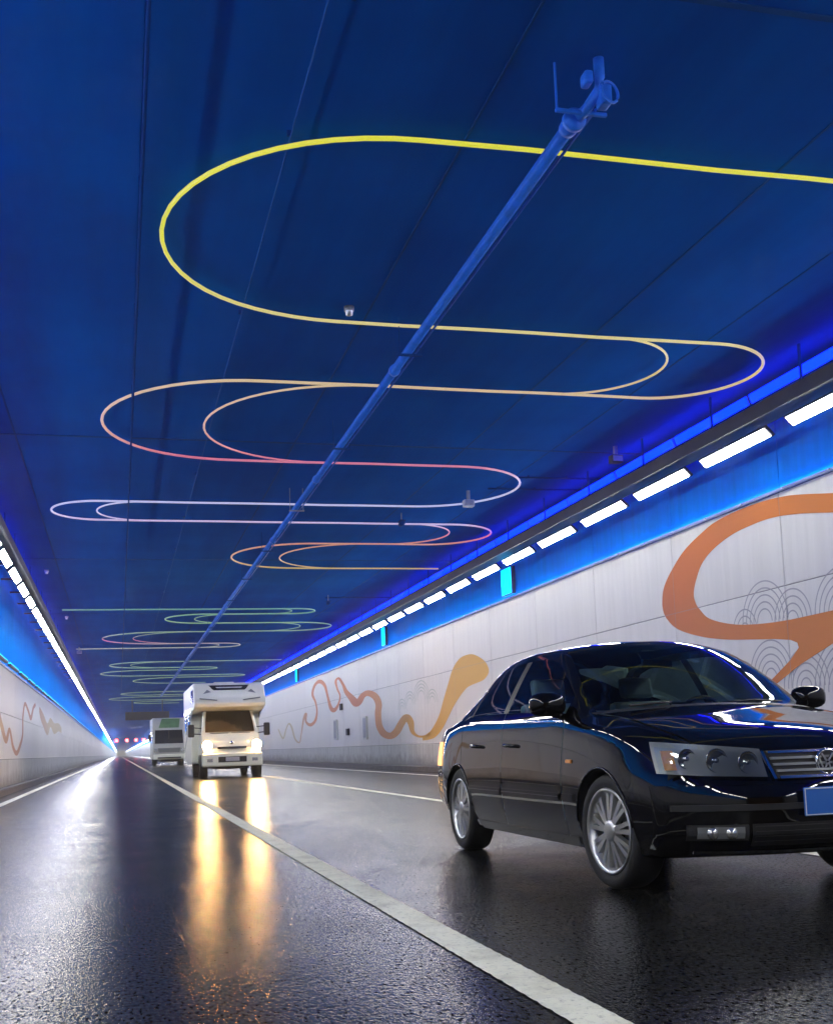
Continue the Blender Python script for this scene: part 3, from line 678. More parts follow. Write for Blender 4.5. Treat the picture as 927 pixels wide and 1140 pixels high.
# message sign and lane signals far down the tunnel
vm = empty('message_sign', (2.7, 112, 4.15), 'dark message sign board hanging over the lanes behind the far motorhome', 'sign')
box('board', (-2.0, 0, 0), (2.0, 0.3, 0.7), M['black'], vm, 0.02, 1)
box('frame', (-2.05, 0.301, -0.04), (2.05, 0.36, 0.74), M['tray'], vm)
for x in (-1.4, 1.4): box('hanger', (x - 0.05, 0.1, 0.701), (x + 0.05, 0.2, ZC - 4.15 - 0.002), M['tray'], vm)
for i, x in enumerate((-0.5, 2.2, 4.6, 6.6)):
    e = empty('lane_signal', (x, 318, 4.75), '%s red lane signal from the left at the far tunnel end' % ['first', 'second', 'third', 'fourth'][i], 'signal', 'red lane signals')
    box('case', (-0.5, 0, -0.45), (0.5, 0.2, 0.45), M['black'], e)
    bm = bmesh.new()
    for a in (45, -45):
        bmesh.ops.create_cube(bm, size=1, matrix=Matrix.Translation((0, -0.03 + a * 1e-4, 0)) @ Matrix.Rotation(R_(a), 4, 'Y') @ Matrix.Diagonal((0.9, 0.04, 0.30, 1)))  # cross drawn oversize so its shape takes in the red bloom
    finish(bm, 'cross_light', M['red'], e)
    box('hanger', (-0.05, 0.05, 0.451), (0.05, 0.15, ZC - 4.75 - 0.002), M['black'], e)

# ------------------------------------------------------------------ vehicles: shared materials and wheels
V_ = dict(
    paint=pbr('black_car_paint', (0.002, 0.002, 0.003), 0.25, coat=1.0, spec=0.0),
    plastic=pbr('black_plastic', (0.012, 0.012, 0.013), 0.5),
    rubber=pbr('tyre_rubber', (0.014, 0.014, 0.015), 0.75, bump=0.3, bscale=60),
    alloy=pbr('alloy_rim', (0.62, 0.62, 0.61), 0.30, metal=0.9),
    chrome=pbr('chrome', (0.72, 0.73, 0.75), 0.12, metal=1.0),
    glass=glass_mat('car_glass', (0.62, 0.70, 0.69)),
    lens=glass_mat('clear_lens', (0.93, 0.95, 0.95)),
    reflector=pbr('lamp_reflector', (0.55, 0.56, 0.56), 0.22, metal=0.85),
    trimgrey=pbr('lamp_bowl_grey', (0.20, 0.21, 0.21), 0.35, metal=0.4),
    seat=pbr('teal_grey_upholstery', (0.22, 0.33, 0.33), 0.75, var=0.2, vscale=9),
    dash=pbr('dashboard_vinyl', (0.02, 0.021, 0.022), 0.6),
    plate=pbr('blue_number_plate', (0.02, 0.14, 0.52), 0.4),
    platew=pbr('plate_border_white', (0.75, 0.77, 0.80), 0.4),
    tail=emit('amber_tail_lamp', (1.0, 0.50, 0.20), 2.2),
    rvwhite=pbr('cream_white_gelcoat', (0.84, 0.85, 0.74), 0.28, coat=0.3, var=0.05, vscale=2),
    rvgrey=pbr('grey_decal', (0.20, 0.22, 0.22), 0.4),
    rvglass=glass_mat('van_glass', (0.72, 0.66, 0.60)),
    rvdark=pbr('smoked_window', (0.015, 0.018, 0.02), 0.08, coat=0.5),
    head=emit('lit_headlamp', (1.0, 0.56, 0.20), 520.0),
    interior=pbr('brown_curtain', (0.30, 0.16, 0.07), 0.8, var=0.3, vscale=4),
    orangeclear=pbr('amber_marker', (0.7, 0.25, 0.03), 0.3),
    green=pbr('van_green', (0.10, 0.22, 0.09), 0.4, var=0.25, vscale=3),
    wood=pbr('grey_plate', (0.42, 0.42, 0.50), 0.5),
)
def wheel(parent, loc, R, W, side, rim_r, spokes=10, rim_mat=None, double=True):
    """wheel on the X axis; side -1 shows its face towards -X; wheel > tyre, rim"""
    w = bpy.data.objects.new('wheel', None); C.objects.link(w); w.parent = parent; w.location = loc; w.empty_display_size = 0.1
    s = side; h = W / 2
    ty = lathe('tyre', [(rim_r - .012, -h * .82), (rim_r + .02, -h * .95), (R - .035, -h), (R - .012, -h * .88), (R, -h * .66), (R, h * .66), (R - .012, h * .88), (R - .035, h), (rim_r + .02, h * .95), (rim_r - .012, h * .82)], V_['rubber'], w, seg=48)
    bm = bmesh.new()
    rm = rim_mat or V_['alloy']
    # barrel and lip
    prof = [(rim_r - .012, s * h * .80), (rim_r + .004, s * h * .92), (rim_r - .010, s * h * .96), (rim_r - .026, s * h * .80), (rim_r - .035, s * h * .3), (rim_r - .04, -s * h * .7)]
    seg = 48
    ring = [[bm.verts.new((hh, r * math.cos(2 * math.pi * k / seg), r * math.sin(2 * math.pi * k / seg))) for r, hh in prof] for k in range(seg)]
    for k in range(seg):
        for i in range(len(prof) - 1): bm.faces.new((ring[k][i], ring[k][i + 1], ring[(k + 1) % seg][i + 1], ring[(k + 1) % seg][i]))
    rim = finish(bm, 'rim', rm, w, smooth=True)
    bm = bmesh.new()
    for k in range(spokes):
        for d in ((-0.12, 0.12) if double else (0,)):
            a = 2 * math.pi * (k + d) / spokes + 0.2
            a2 = 2 * math.pi * (k + d * 1.6) / spokes + 0.2
            t = Vector((0, -math.sin(a), math.cos(a))); wd = 0.011 if double else 0.022
            P0 = Vector((0, math.cos(a) * .05, math.sin(a) * .05)); P1 = Vector((0, math.cos(a2) * (rim_r - .02), math.sin(a2) * (rim_r - .02)))
            f0, f1 = s * h * .86, s * h * .74
            b0, b1 = s * h * .55, s * h * .45
            vs_ = [bm.verts.new(p) for p in (P0 + t * wd + Vector((f0, 0, 0)), P0 - t * wd + Vector((f0, 0, 0)), P1 - t * wd * 1.3 + Vector((f1, 0, 0)), P1 + t * wd * 1.3 + Vector((f1, 0, 0)),
                                             P0 + t * wd * 1.2 + Vector((b0, 0, 0)), P0 - t * wd * 1.2 + Vector((b0, 0, 0)), P1 - t * wd * 1.6 + Vector((b1, 0, 0)), P1 + t * wd * 1.6 + Vector((b1, 0, 0)))]
            for f in ((0, 1, 2, 3), (7, 6, 5, 4), (0, 4, 5, 1), (1, 5, 6, 2), (2, 6, 7, 3), (3, 7, 4, 0)): bm.faces.new([vs_[i] for i in f])
    finish(bm, 'spokes', rm, rim)
    lathe('hub_cap', [(0, s * h * .93), (.04, s * h * .92), (.065, s * h * .84), (.07, s * h * .5)], rm, rim, seg=24)
    lathe('brake_disc', [(.06, s * h * .18), (min(.15, rim_r - .05), s * h * .18), (min(.15, rim_r - .05), s * h * .05), (.06, s * h * .05)], V_['trimgrey'], w, seg=32)
    return w

# ------------------------------------------------------------------ the black saloon
def pchip(keys, x):
    X = np.array([k[0] for k in keys], float); Y = np.array([k[1] for k in keys], float)
    x = np.clip(np.asarray(x, float), X[0], X[-1])
    h = np.diff(X); d = np.diff(Y) / h; m = np.zeros(len(X)); m[0], m[-1] = d[0], d[-1]
    for i in range(1, len(X) - 1):
        if d[i - 1] * d[i] > 0:
            w1, w2 = 2 * h[i] + h[i - 1], h[i] + 2 * h[i - 1]; m[i] = (w1 + w2) / (w1 / d[i - 1] + w2 / d[i])
    i = np.clip(np.searchsorted(X, x, side='right') - 1, 0, len(X) - 2); t = (x - X[i]) / h[i]
    return ((2 * t**3 - 3 * t**2 + 1) * Y[i] + (t**3 - 2 * t**2 + t) * h[i] * m[i] + (-2 * t**3 + 3 * t**2) * Y[i + 1] + (t**3 - t**2) * h[i] * m[i + 1])
LC = 4.78
K = dict(
    z4=[(0, .775), (.1, .835), (.3, .885), (.6, .93), (1.0, .995), (1.30, 1.035), (1.43, 1.115), (1.7, 1.305), (1.92, 1.435), (2.06, 1.485), (2.35, 1.515), (2.7, 1.52), (3.1, 1.50), (3.4, 1.45), (3.7, 1.30), (4.02, 1.125), (4.2, 1.085), (4.6, 1.06), (4.74, 1.02), (LC, .96)],
    z3=[(0, .735), (.1, .79), (.3, .845), (.6, .895), (1.0, .96), (1.30, 1.0), (1.43, 1.07), (1.7, 1.25), (1.92, 1.375), (2.06, 1.425), (2.35, 1.458), (2.7, 1.465), (3.1, 1.445), (3.4, 1.39), (3.7, 1.245), (4.02, 1.07), (4.2, 1.03), (4.6, 1.005), (4.74, .97), (LC, .92)],
    y3=[(0, .60), (.5, .665), (1.0, .715), (1.30, .745), (1.43, .735), (2.06, .605), (2.35, .582), (2.7, .57), (3.1, .565), (3.4, .57), (4.02, .665), (4.2, .675), (4.6, .665), (LC, .62)],
    zs=[(0, .67), (.1, .715), (.3, .775), (.6, .835), (1.0, .90), (1.42, .94), (2.0, .955), (3.0, .975), (3.7, .985), (4.2, .965), (4.6, .94), (LC, .88)],
    ws=[(0, .72), (.3, .775), (.8, .825), (1.4, .838), (2.5, .848), (3.7, .838), (4.3, .81), (LC, .75)],
    wm=[(0, .79), (.3, .84), (.8, .878), (1.5, .880), (3.6, .880), (4.2, .862), (LC, .80)],
    w1=[(0, .785), (.3, .835), (.8, .868), (1.5, .862), (3.2, .862), (3.8, .868), (4.2, .855), (LC, .79)],
    w0=[(0, .71), (.5, .80), (1.3, .815), (3.3, .815), (4.2, .80), (LC, .74)],
    zb=[(0, .23), (.4, .195), (1.2, .185), (3.4, .185), (4.2, .215), (LC, .29)],
)
smooth01 = lambda t: (lambda u: u * u * (3 - 2 * u))(np.clip(t, 0, 1))
def sweep_f(y, z): return .32 * (np.abs(y) / .85) ** 2.7 + .11 * smooth01((z - .50) / .34) + .07 * smooth01((.36 - z) / .16)
def sweep_r(y, z): return .20 * (np.abs(y) / .85) ** 3 + .06 * smooth01((z - .75) / .3) + .10 * smooth01((.5 - z) / .25)
def warp(x, y, z):
    return x + (1 - smooth01(x / .95)) * sweep_f(y, z) - smooth01((x - (LC - .8)) / .8) * sweep_r(y, z)
T_SEGS = {}
def section(x):
    """half profile from bottom centre to top centre: arrays y, z"""
    g = {k: float(pchip(v, x)) for k, v in K.items()}
    ys, zs = [], []
    def push(y, z): ys.append(y); zs.append(z)
    for u in (0, .4, .8, .93): push(g['w0'] * u, g['zb'])
    P = [(g['w0'] - .02, g['zb'] - .03), (g['w0'], g['zb'] + .015), (g['w1'], .37), (g['wm'], .60 if g['zs'] > .75 else .60 - .1 * (.75 - g['zs']) / .08), (g['ws'], g['zs']), (g['ws'] - .05, g['zs'] + .12)]
    T_SEGS['side0'] = len(ys)
    for i in range(1, 4):
        a, b, c, d = [np.array(P[j]) for j in (i - 1, i, i + 1, i + 2)]
        for t in (0, .14, .3, .5, .7, .86):
            p = .5 * (2 * b + (c - a) * t + (2 * a - 5 * b + 4 * c - d) * t * t + (3 * b - a - 3 * c + d) * t ** 3); push(p[0], p[1])
    T_SEGS['belt'] = len(ys)
    for u in (0, .07, .12, .25, .4, .55, .7, .82, .90, .95):
        bow = .018 * 4 * u * (1 - u) * min(1, (g['z3'] - g['zs']) / .3)
        push(g['ws'] + (g['y3'] - g['ws']) * u + bow, g['zs'] + (g['z3'] - g['zs']) * u)
    T_SEGS['rail'] = len(ys)
    for u in (0, .03, .055, .07, .12, .2, .3, .42, .55, .68, .8, .9, 1.0):
        push(g['y3'] * (1 - u), g['z3'] + (g['z4'] - g['z3']) * (1 - (1 - u) ** 2.2))
    y = np.array(ys); z = np.array(zs)
    for it in range(2):
        y2, z2 = y.copy(), z.copy()
        y2[5:-1] = .25 * y[4:-2] + .5 * y[5:-1] + .25 * y[6:]; z2[5:-1] = .25 * z[4:-2] + .5 * z[5:-1] + .25 * z[6:]
        y, z = y2, z2
    bow = float(pchip([(0, 0), (.9, .04), (1.30, .16), (2.06, .13), (2.7, .0), (3.4, -.07), (4.02, -.12), (LC, -.02)], x))
    r = T_SEGS['rail']; xx = np.full(len(y), float(x))
    u = np.clip(y[r:] / max(y[r], .01), 0, 1); xx[r:] = x - bow * (1 - u ** 2)
    # round off the very ends
    e = 0.0
    if x < .06: e = 1 - math.sqrt(max(0, 1 - (1 - x / .06) ** 2))
    if x > LC - .06: e = 1 - math.sqrt(max(0, 1 - ((x - LC + .06) / .06) ** 2))
    k = 1 - .05 * e; zc = .55
    y = y * k; z = zc + (z - zc) * k
    return xx, y, z
def body_side(x, z):
    """half width of the flank at station x and height z"""
    _, y, zz = section(x); a, b = T_SEGS['side0'], T_SEGS['belt'] + 8
    return float(np.interp(z, zz[a:b], y[a:b]))
def make_car():
    car = empty('black_saloon_car', (3.5, 5.12, 0), 'glossy black saloon car with silver wheels driving towards the viewer at right', 'car')
    marks = sorted(set([0, .012, .03, .06, .1, .15, .2, .26, .33, .4, .5, .6, .7, .8, .93, 1.05, 1.14, 1.225, 1.233, 1.27, 1.30, 1.34, 1.39, 1.43, 1.46, 1.49, 1.498, 1.53, 1.56, 1.62, 1.7, 1.8, 1.92, 1.99, 2.06, 2.12, 2.2, 2.28, 2.36, 2.5, 2.60, 2.636, 2.644, 2.70, 2.8, 2.95, 3.1, 3.25, 3.34, 3.40, 3.46, 3.49, 3.56, 3.63, 3.638, 3.72, 3.80, 3.88, 3.95, 4.02, 4.06, 4.068, 4.12, 4.2, 4.3, 4.4, 4.5, 4.6, 4.66, 4.72, 4.75, 4.768, LC]))
    secs = [section(x) for x in marks]; n = len(secs[0][0]); ns = len(marks)
    side0, belt, rail = T_SEGS['side0'], T_SEGS['belt'], T_SEGS['rail']
    mats = ['paint', 'plastic', 'glass', 'glass', 'glass', 'glass', 'glass', 'paint', 'paint', 'paint', 'paint', 'paint']
    BODY, DARK, WSH, FWIN, RWIN, QWIN, BWIN, HOOD, FDOOR, RDOOR, BOOT, GAP = range(12)
    V = []; idx = {}
    def vid(i, j, s):
        key = (i, j, s if 0 < j < n - 1 else 1)
        if key not in idx:
            xx, y, z = secs[i]; X = float(warp(xx[j], y[j], z[j])); yy = y[j] if 0 < j < n - 1 else 0.0
            idx[key] = len(V); V.append((key[2] * yy, X, z[j]))
        return idx[key]
    F = []; mi = []
    def region(xa, xb, j):
        xm = (xa + xb) / 2
        top = j >= rail
        if top:
            if j in (rail + 1,) and xm < 1.225: return GAP
            if 1.225 < xm < 1.233 and j >= rail + 1: return GAP
            if 0.06 < xm < 1.225 and j >= rail + 2: return HOOD
            if 1.30 < xm < 2.06 and j >= rail + 2: return WSH
            if 1.233 < xm < 1.30: return DARK
            if 3.40 < xm < 4.02 and j >= rail + 2: return BWIN
            if 4.06 < xm < 4.068 and j >= rail + 1: return GAP
            if xm > 4.068 and j >= rail + 2: return BOOT
            if xm > 4.068 and j == rail + 1: return GAP
            return BODY
        if j >= belt + 2 and j < rail - 2:
            if 1.53 < xm < 2.60: return FWIN
            if 2.60 < xm < 2.70: return DARK
            if 2.70 < xm < 3.46: return RWIN
            if 3.49 < xm < 3.80: return QWIN
            if 3.46 < xm < 3.49: return DARK
        if side0 + 1 <= j < belt + 2:
            if 1.49 < xm < 1.498 or 2.636 < xm < 2.644 or 3.63 < xm < 3.638: return GAP
            if 1.498 < xm < 2.636: return FDOOR
            if 2.644 < xm < 3.63: return RDOOR
        if j == side0 and 1.49 < xm < 3.638: return BODY
        return BODY
    for i in range(ns - 1):
        for j in range(n - 1):
            m = region(marks[i], marks[i + 1], j)
            for s in (1, -1):
                q = [vid(i, j, s), vid(i, j + 1, s), vid(i + 1, j + 1, s), vid(i + 1, j, s)]
                q2 = []
                for a in q:
                    if a not in q2: q2.append(a)
                if len(q2) >= 3: F.append(q2 if s > 0 else q2[::-1]); mi.append(m)
    # end caps as nested rings that follow the swept fascia
    for i, end in ((0, 0), (ns - 1, 1)):
        xx, y, z = secs[i]; zc = .5 if end == 0 else .6
        def ring(k):
            ids = []
            for j in range(n):
                yy, zz = y[j] * k, zc + (z[j] - zc) * k
                X = float(warp(0 if end == 0 else LC, yy, zz)); ids.append((yy if 0 < j < n - 1 else 0, X, zz))
            return ids
        prev = {s: [vid(i, j, s) for j in range(n)] for s in (1, -1)}
        for k in (.9, .75, .58, .4, .2):
            pts = ring(k); cur = {1: [], -1: []}
            for j, (yy, X, zz) in enumerate(pts):
                V.append((yy, X, zz)); a = len(V) - 1
                if 0 < j < n - 1: V.append((-yy, X, zz)); b = len(V) - 1
                else: b = a
                cur[1].append(a); cur[-1].append(b)
            for s in (1, -1):
                for j in range(n - 1):
                    q = [prev[s][j], prev[s][j + 1], cur[s][j + 1], cur[s][j]]
                    F.append(q); mi.append(BODY)
            prev = cur
        V.append((0, float(warp(0 if end == 0 else LC, 0, zc)), zc)); c0 = len(V) - 1
        for s in (1, -1):
            for j in range(n - 1): F.append([prev[s][j], prev[s][j + 1], c0]); mi.append(BODY)
    me = bpy.data.meshes.new('body'); me.from_pydata(V, [], F)
    me.polygons.foreach_set('material_index', mi)
    for k in mats: me.materials.append(V_[k])
    bm = bmesh.new(); bm.from_mesh(me); bmesh.ops.remove_doubles(bm, verts=bm.verts, dist=1e-5); bmesh.ops.recalc_face_normals(bm, faces=bm.faces); bm.to_mesh(me); bm.free()
    ob = bpy.data.objects.new('body_tmp', me); C.objects.link(ob)
    cutters = []
    for xw in (.93, 3.73):
        for s in (1, -1):
            bm = bmesh.new()
            bmesh.ops.create_cone(bm, cap_ends=True, segments=56, radius1=.352, radius2=.352, depth=.5, matrix=Matrix.Translation((s * .82, xw, .325)) @ Matrix.Rotation(math.pi / 2, 4, 'Y'))
            cm = bpy.data.meshes.new('cut'); bmesh.ops.recalc_face_normals(bm, faces=bm.faces); bm.to_mesh(cm); bm.free()
            for k in mats: cm.materials.append(V_[k])
            cm.polygons.foreach_set('material_index', [DARK] * len(cm.polygons))
            co = bpy.data.objects.new('cut', cm); C.objects.link(co); cutters.append(co)
            md = ob.modifiers.new('b', 'BOOLEAN'); md.operation = 'DIFFERENCE'; md.object = co; md.solver = 'EXACT'
            if hasattr(md, 'material_mode'): md.material_mode = 'INDEX'
    dg = bpy.context.evaluated_depsgraph_get(); dg.update()
    res = bpy.data.meshes.new_from_object(ob.evaluated_get(dg))
    for co in cutters + [ob]: bpy.data.objects.remove(co)
    # split into parts by region
    names = {BODY: 'body', DARK: 'wheel_arch', WSH: 'windshield', FWIN: 'window', RWIN: 'window', QWIN: 'window', BWIN: 'rear_window', HOOD: 'hood', FDOOR: 'door', RDOOR: 'door', BOOT: 'boot_lid'}
    def extract(pred, name, mat):
        bm = bmesh.new(); bm.from_mesh(res)
        bmesh.ops.delete(bm, geom=[f for f in bm.faces if not pred(f)], context='FACES')
        if not bm.faces: bm.free(); return None
        m2 = bpy.data.meshes.new(name); bm.to_mesh(m2); bm.free()
        m2.materials.clear(); m2.materials.append(mat)
        m2.polygons.foreach_set('material_index', [0] * len(m2.polygons))
        m2.polygons.foreach_set('use_smooth', [name != 'wheel_arch'] * len(m2.polygons))
        try: m2.set_sharp_from_angle(angle=R_(38))
        except Exception: pass
        return link(name, m2, None, car)
    doors = {}
    for r, nm in names.items():
        if r in (FWIN, RWIN, QWIN, FDOOR, RDOOR):
            for s in (1, -1):
                o = extract(lambda f, r=r, s=s: f.material_index == r and s * f.calc_center_median().x > 0, nm, V_[mats[r]])
                if o and r in (FDOOR, RDOOR): doors[(r, s)] = o
        elif r == DARK:
            for s in (1, -1):
                for lo, hi in ((0, 2.2), (2.2, 9)):
                    extract(lambda f: f.material_index == DARK and f.calc_center_median().z < .72 and s * f.calc_center_median().x > 0 and lo < f.calc_center_median().y < hi, 'wheel_arch', V_['plastic'])
                for lo, hi in ((2.5, 3.2), (3.2, 9)):
                    extract(lambda f: f.material_index == DARK and f.calc_center_median().z >= .72 and s * f.calc_center_median().x > 0 and lo < f.calc_center_median().y < hi, 'pillar_trim', V_['plastic'])
            extract(lambda f: f.material_index == DARK and f.calc_center_median().z >= .72 and f.calc_center_median().y < 2.5, 'cowl', V_['plastic'])
        else: extract(lambda f, r=r: f.material_index == r, nm, V_[mats[r]])
    # ---- patches that follow the front or the flank
    def front_patch(name, y0, y1, z0, z1, off, mat, parent, shape=None, th=0.02, ny=14, nz=6):
        """shell on the fascia; shape(u, v)->(y, z) lets the outline taper"""
        bm = bmesh.new(); fr = []; bk = []
        for i in range(ny + 1):
            a, b = [], []
            for j in range(nz + 1):
                u, v = i / ny, j / nz
                y, z = shape(u, v) if shape else (y0 + (y1 - y0) * u, z0 + (z1 - z0) * v)
                X = float(warp(0, y, z))
                a.append(bm.verts.new((y, X - off, z))); b.append(bm.verts.new((y, X - off + th, z)))
            fr.append(a); bk.append(b)
        for i in range(ny):
            for j in range(nz):
                bm.faces.new((fr[i][j], fr[i + 1][j], fr[i + 1][j + 1], fr[i][j + 1])); bm.faces.new((bk[i][j], bk[i][j + 1], bk[i + 1][j + 1], bk[i + 1][j]))
        for i in range(ny):
            bm.faces.new((fr[i][0], bk[i][0], bk[i + 1][0], fr[i + 1][0])); bm.faces.new((fr[i][nz], fr[i + 1][nz], bk[i + 1][nz], bk[i][nz]))
        for j in range(nz):
            bm.faces.new((fr[0][j], fr[0][j + 1], bk[0][j + 1], bk[0][j])); bm.faces.new((fr[ny][j], bk[ny][j], bk[ny][j + 1], fr[ny][j + 1]))
        return finish(bm, name, mat, parent, smooth=False)
    # bumper: a body-coloured shell wrapped round the nose
    def bshape(u, v):
        y = -.845 + 1.69 * u; e = abs(y) / .845
        return y, (.235 + .03 * e) + v * (.345 - .02 * e)
    bump = front_patch('front_bumper', 0, 0, 0, 0, .045, V_['paint'], car, bshape, th=.07, ny=40, nz=10)
    bump.data.polygons.foreach_set('use_smooth', [True] * len(bump.data.polygons))
    try: bump.data.set_sharp_from_angle(angle=R_(50))
    except Exception: pass
    front_patch('rub_strip', -.80, .80, .462, .492, .062, V_['plastic'], bump, th=.018, ny=30, nz=2)
    front_patch('lower_intake', -.46, .46, .285, .395, .050, V_['plastic'], bump, th=.006, ny=14, nz=2)
    for k in range(4): front_patch('intake_slat', -.45, .45, .300 + .025 * k, .308 + .025 * k, .058, V_['plastic'], bump, th=.008, ny=14, nz=1)
    front_patch('chin_trim', -.70, .70, .246, .260, .052, V_['chrome'], bump, th=.01, ny=26, nz=1)
    for s in (1, -1):
        fl = front_patch('fog_lamp', s * .48, s * .74, .315, .392, .052, V_['plastic'], bump, th=.008, ny=6, nz=3)
        front_patch('fog_reflector', s * .50, s * .70, .325, .382, .056, V_['trimgrey'], fl, th=.003, ny=6, nz=2)
        for yy in (.555, .635):
            x0 = float(warp(0, yy, .353)) - .055
            lathe('fog_lens', [(0, x0 - .012), (.02, x0 - .011), (.03, x0 - .004), (.032, x0 + .01)], V_['reflector'], fl, seg=18, axis='Y', loc=(s * yy, 0, .353))
    pl = box('number_plate', (-.22, -.075, .425), (.22, -.066, .565), V_['plate'], car, .004, 1)
    for lo, hi in (((-.215, -.0785, .557), (.215, -.0755, .561)), ((-.215, -.0785, .429), (.215, -.0755, .433)), ((-.215, -.0785, .4335), (-.211, -.0755, .5565)), ((.211, -.0785, .4335), (.215, -.0755, .5565))):
        box('plate_border', lo, hi, V_['platew'], pl)
    # grille with chrome frame and slats
    gr = front_patch('grille', -.315, .315, .612, .752, .008, V_['plastic'], car, lambda u, v: ((-.315 + .63 * u) * (0.90 + .10 * v), .612 + .14 * v), th=.012, ny=12, nz=3)
    for k in range(5):
        front_patch('slat', 0, 0, 0, 0, .022, V_['chrome'] if k in (0, 4) else V_['trimgrey'], gr, lambda u, v, k=k: ((-.31 + .62 * u) * (.905 + .02 * k), .612 + .0315 * k + .012 * v), th=.013, ny=12, nz=1)
    for s in (1, -1): front_patch('grille_frame', 0, 0, 0, 0, .022, V_['chrome'], gr, lambda u, v, s=s: (s * (.297 + .016 * u + .030 * v), .612 + .14 * v), th=.013, ny=1, nz=4)
    lathe('emblem', [(.052, .060), (.058, .052), (.066, .052), (.070, .062), (.066, .075)], V_['chrome'], gr, seg=32, axis='Y', loc=(0, -.025, .685))
    bm = bmesh.new()
    for pts in ([(-.034, .045), (0, -.002), (.034, .045)], [(-.048, .02), (-.022, -.045), (0, .002), (.022, -.045), (.048, .02)]):
        for (a, b), (c, d) in zip(pts, pts[1:]):
            L_ = math.hypot(c - a, d - b); an = math.atan2(d - b, c - a)
            bmesh.ops.create_cube(bm, size=1, matrix=Matrix.Translation(((a + c) / 2, .034, .685 + (b + d) / 2)) @ Matrix.Rotation(-an, 4, 'Y') @ Matrix.Diagonal((L_, .008, .010, 1)))
    finish(bm, 'emblem', V_['chrome'], gr)
    # headlamps
    for s in (1, -1):
        def hs(u, v, s=s):
            y = .335 + .475 * u; zb_ = .622 + .022 * u + .02 * max(0, u - .6); zt_ = .762 + .055 * u
            return s * y, zb_ + (zt_ - zb_) * v
        hl = front_patch('headlight', 0, 0, 0, 0, .004, V_['trimgrey'], car, hs, th=.01, ny=16, nz=6)
        for yy, rr in ((.42, .055), (.56, .060), (.685, .05)):
            zz = .70 + .02 * (yy - .45) / .2; x0 = float(warp(0, yy, zz))
            lathe('reflector', [(rr, x0 - .030), (rr * 1.04, x0 - .026), (rr * .82, x0 - .012), (rr * .4, x0 - .006), (.012, x0 - .006), (.012, x0 - .03), (0, x0 - .032)], V_['reflector'], hl, seg=22, axis='Y', loc=(s * yy, 0, zz))
        cv = front_patch('lens', 0, 0, 0, 0, .036, V_['lens'], hl, hs, th=.004, ny=16, nz=6)
        front_patch('indicator', 0, 0, 0, 0, .024, V_['orangeclear'], hl, lambda u, v, s=s: (s * (.735 + .045 * u), .668 + .10 * v), th=.012, ny=4, nz=3)
    # flank details
    def flank(name, xa, xb, z0f, z1f, off, mat, parent, s, n_=12):
        bm = bmesh.new(); rows = []
        for i in range(n_ + 1):
            x = xa + (xb - xa) * i / n_; z0, z1 = z0f(x), z1f(x); r = []
            for z, o_ in ((z0, -.004), (z0 + .003, off), (z1 - .003, off), (z1, -.004)):
                y = body_side(x, z) + o_; r.append(bm.verts.new((s * y, float(warp(x, y, z)), z)))
            rows.append(r)
        for i in range(n_):
            for j in range(3): bm.faces.new((rows[i][j], rows[i + 1][j], rows[i + 1][j + 1], rows[i][j + 1]))
        for r in (rows[0], rows[-1]): bm.faces.new(r)
        return finish(bm, name, mat, parent)
    for s in (1, -1):
        for r, xa, xb in ((FDOOR, 1.53, 2.62), (RDOOR, 2.66, 3.40)):
            d = doors[(r, s)]
            flank('side_moulding', xa, xb, lambda x: .475, lambda x: .520, .012, V_['paint'], d, s)
            flank('side_moulding_insert', xa, xb, lambda x: .494, lambda x: .502, .0145, V_['chrome'], d, s)
            zb_ = float(pchip(K['zs'], (xa + xb) / 2))
            flank('belt_trim', xa - .02, xb + (.02 if r == FDOOR else .05), lambda x: float(pchip(K['zs'], x)) + .006, lambda x: float(pchip(K['zs'], x)) + .024, .010, V_['chrome'], d, s)
            xh = xb - .20; zh = .815; yh = body_side(xh, zh)
            hb = tube('handle', [(s * (yh - .01), xh - .09, zh - .004), (s * (yh + .028), xh - .075, zh - .001), (s * (yh + .034), xh, zh + .002), (s * (yh + .028), xh + .075, zh + .004), (s * (yh - .01), xh + .09, zh + .004)], .013, V_['paint'], d, sides=8)
        flank('sill_trim', 1.34, 3.34, lambda x: .215, lambda x: .262, .010, V_['paint'], car, s)
        flank('front_side_moulding', 1.30, 1.475, lambda x: .475, lambda x: .520, .012, V_['paint'], car, s, 4)
        flank('side_marker', 1.33, 1.41, lambda x: .700, lambda x: .725, .008, V_['orangeclear'], car, s, 3)
        # wheel-arch lips
        for xw, zz_ in ((.93, .325), (3.73, .325)):
            pts = []
            for k in range(25):
                a = R_(6) + (math.pi - R_(12)) * k / 24; x, z = xw + .351 * math.cos(a), zz_ + .353 * math.sin(a)
                st = x
                for _ in range(12):
                    y = body_side(st, max(z, .22)); st -= (float(warp(st, y, z)) - x) * .8
                pts.append((s * (y + .001), x, z))
            tube('arch_lip', pts, .008, V_['paint'], car, sides=8)
        # mirror
        mr = bpy.data.objects.new('wing_mirror', None); C.objects.link(mr); mr.parent = car; mr.location = (s * .86, 1.56, 1.01); mr.empty_display_size = .05
        bm = bmesh.new()
        bmesh.ops.create_uvsphere(bm, u_segments=20, v_segments=12, radius=1.0)
        for v in bm.verts:
            c = v.co; q = 3.0
            m_ = (abs(c.x) ** q + abs(c.y) ** q + abs(c.z) ** q) ** (1 / q); c /= m_
            if c.y > .15: c.y = .15 + (c.y - .15) * .1
            v.co = Vector((s * .06 + c.x * .115, c.y * .085, .055 + c.z * .075))
        finish(bm, 'shell', V_['paint'], mr, smooth=True)
        box('mirror_glass', (s * .06 - .09, .0225, 0.0), (s * .06 + .09, .0255, .11), V_['chrome'], mr)
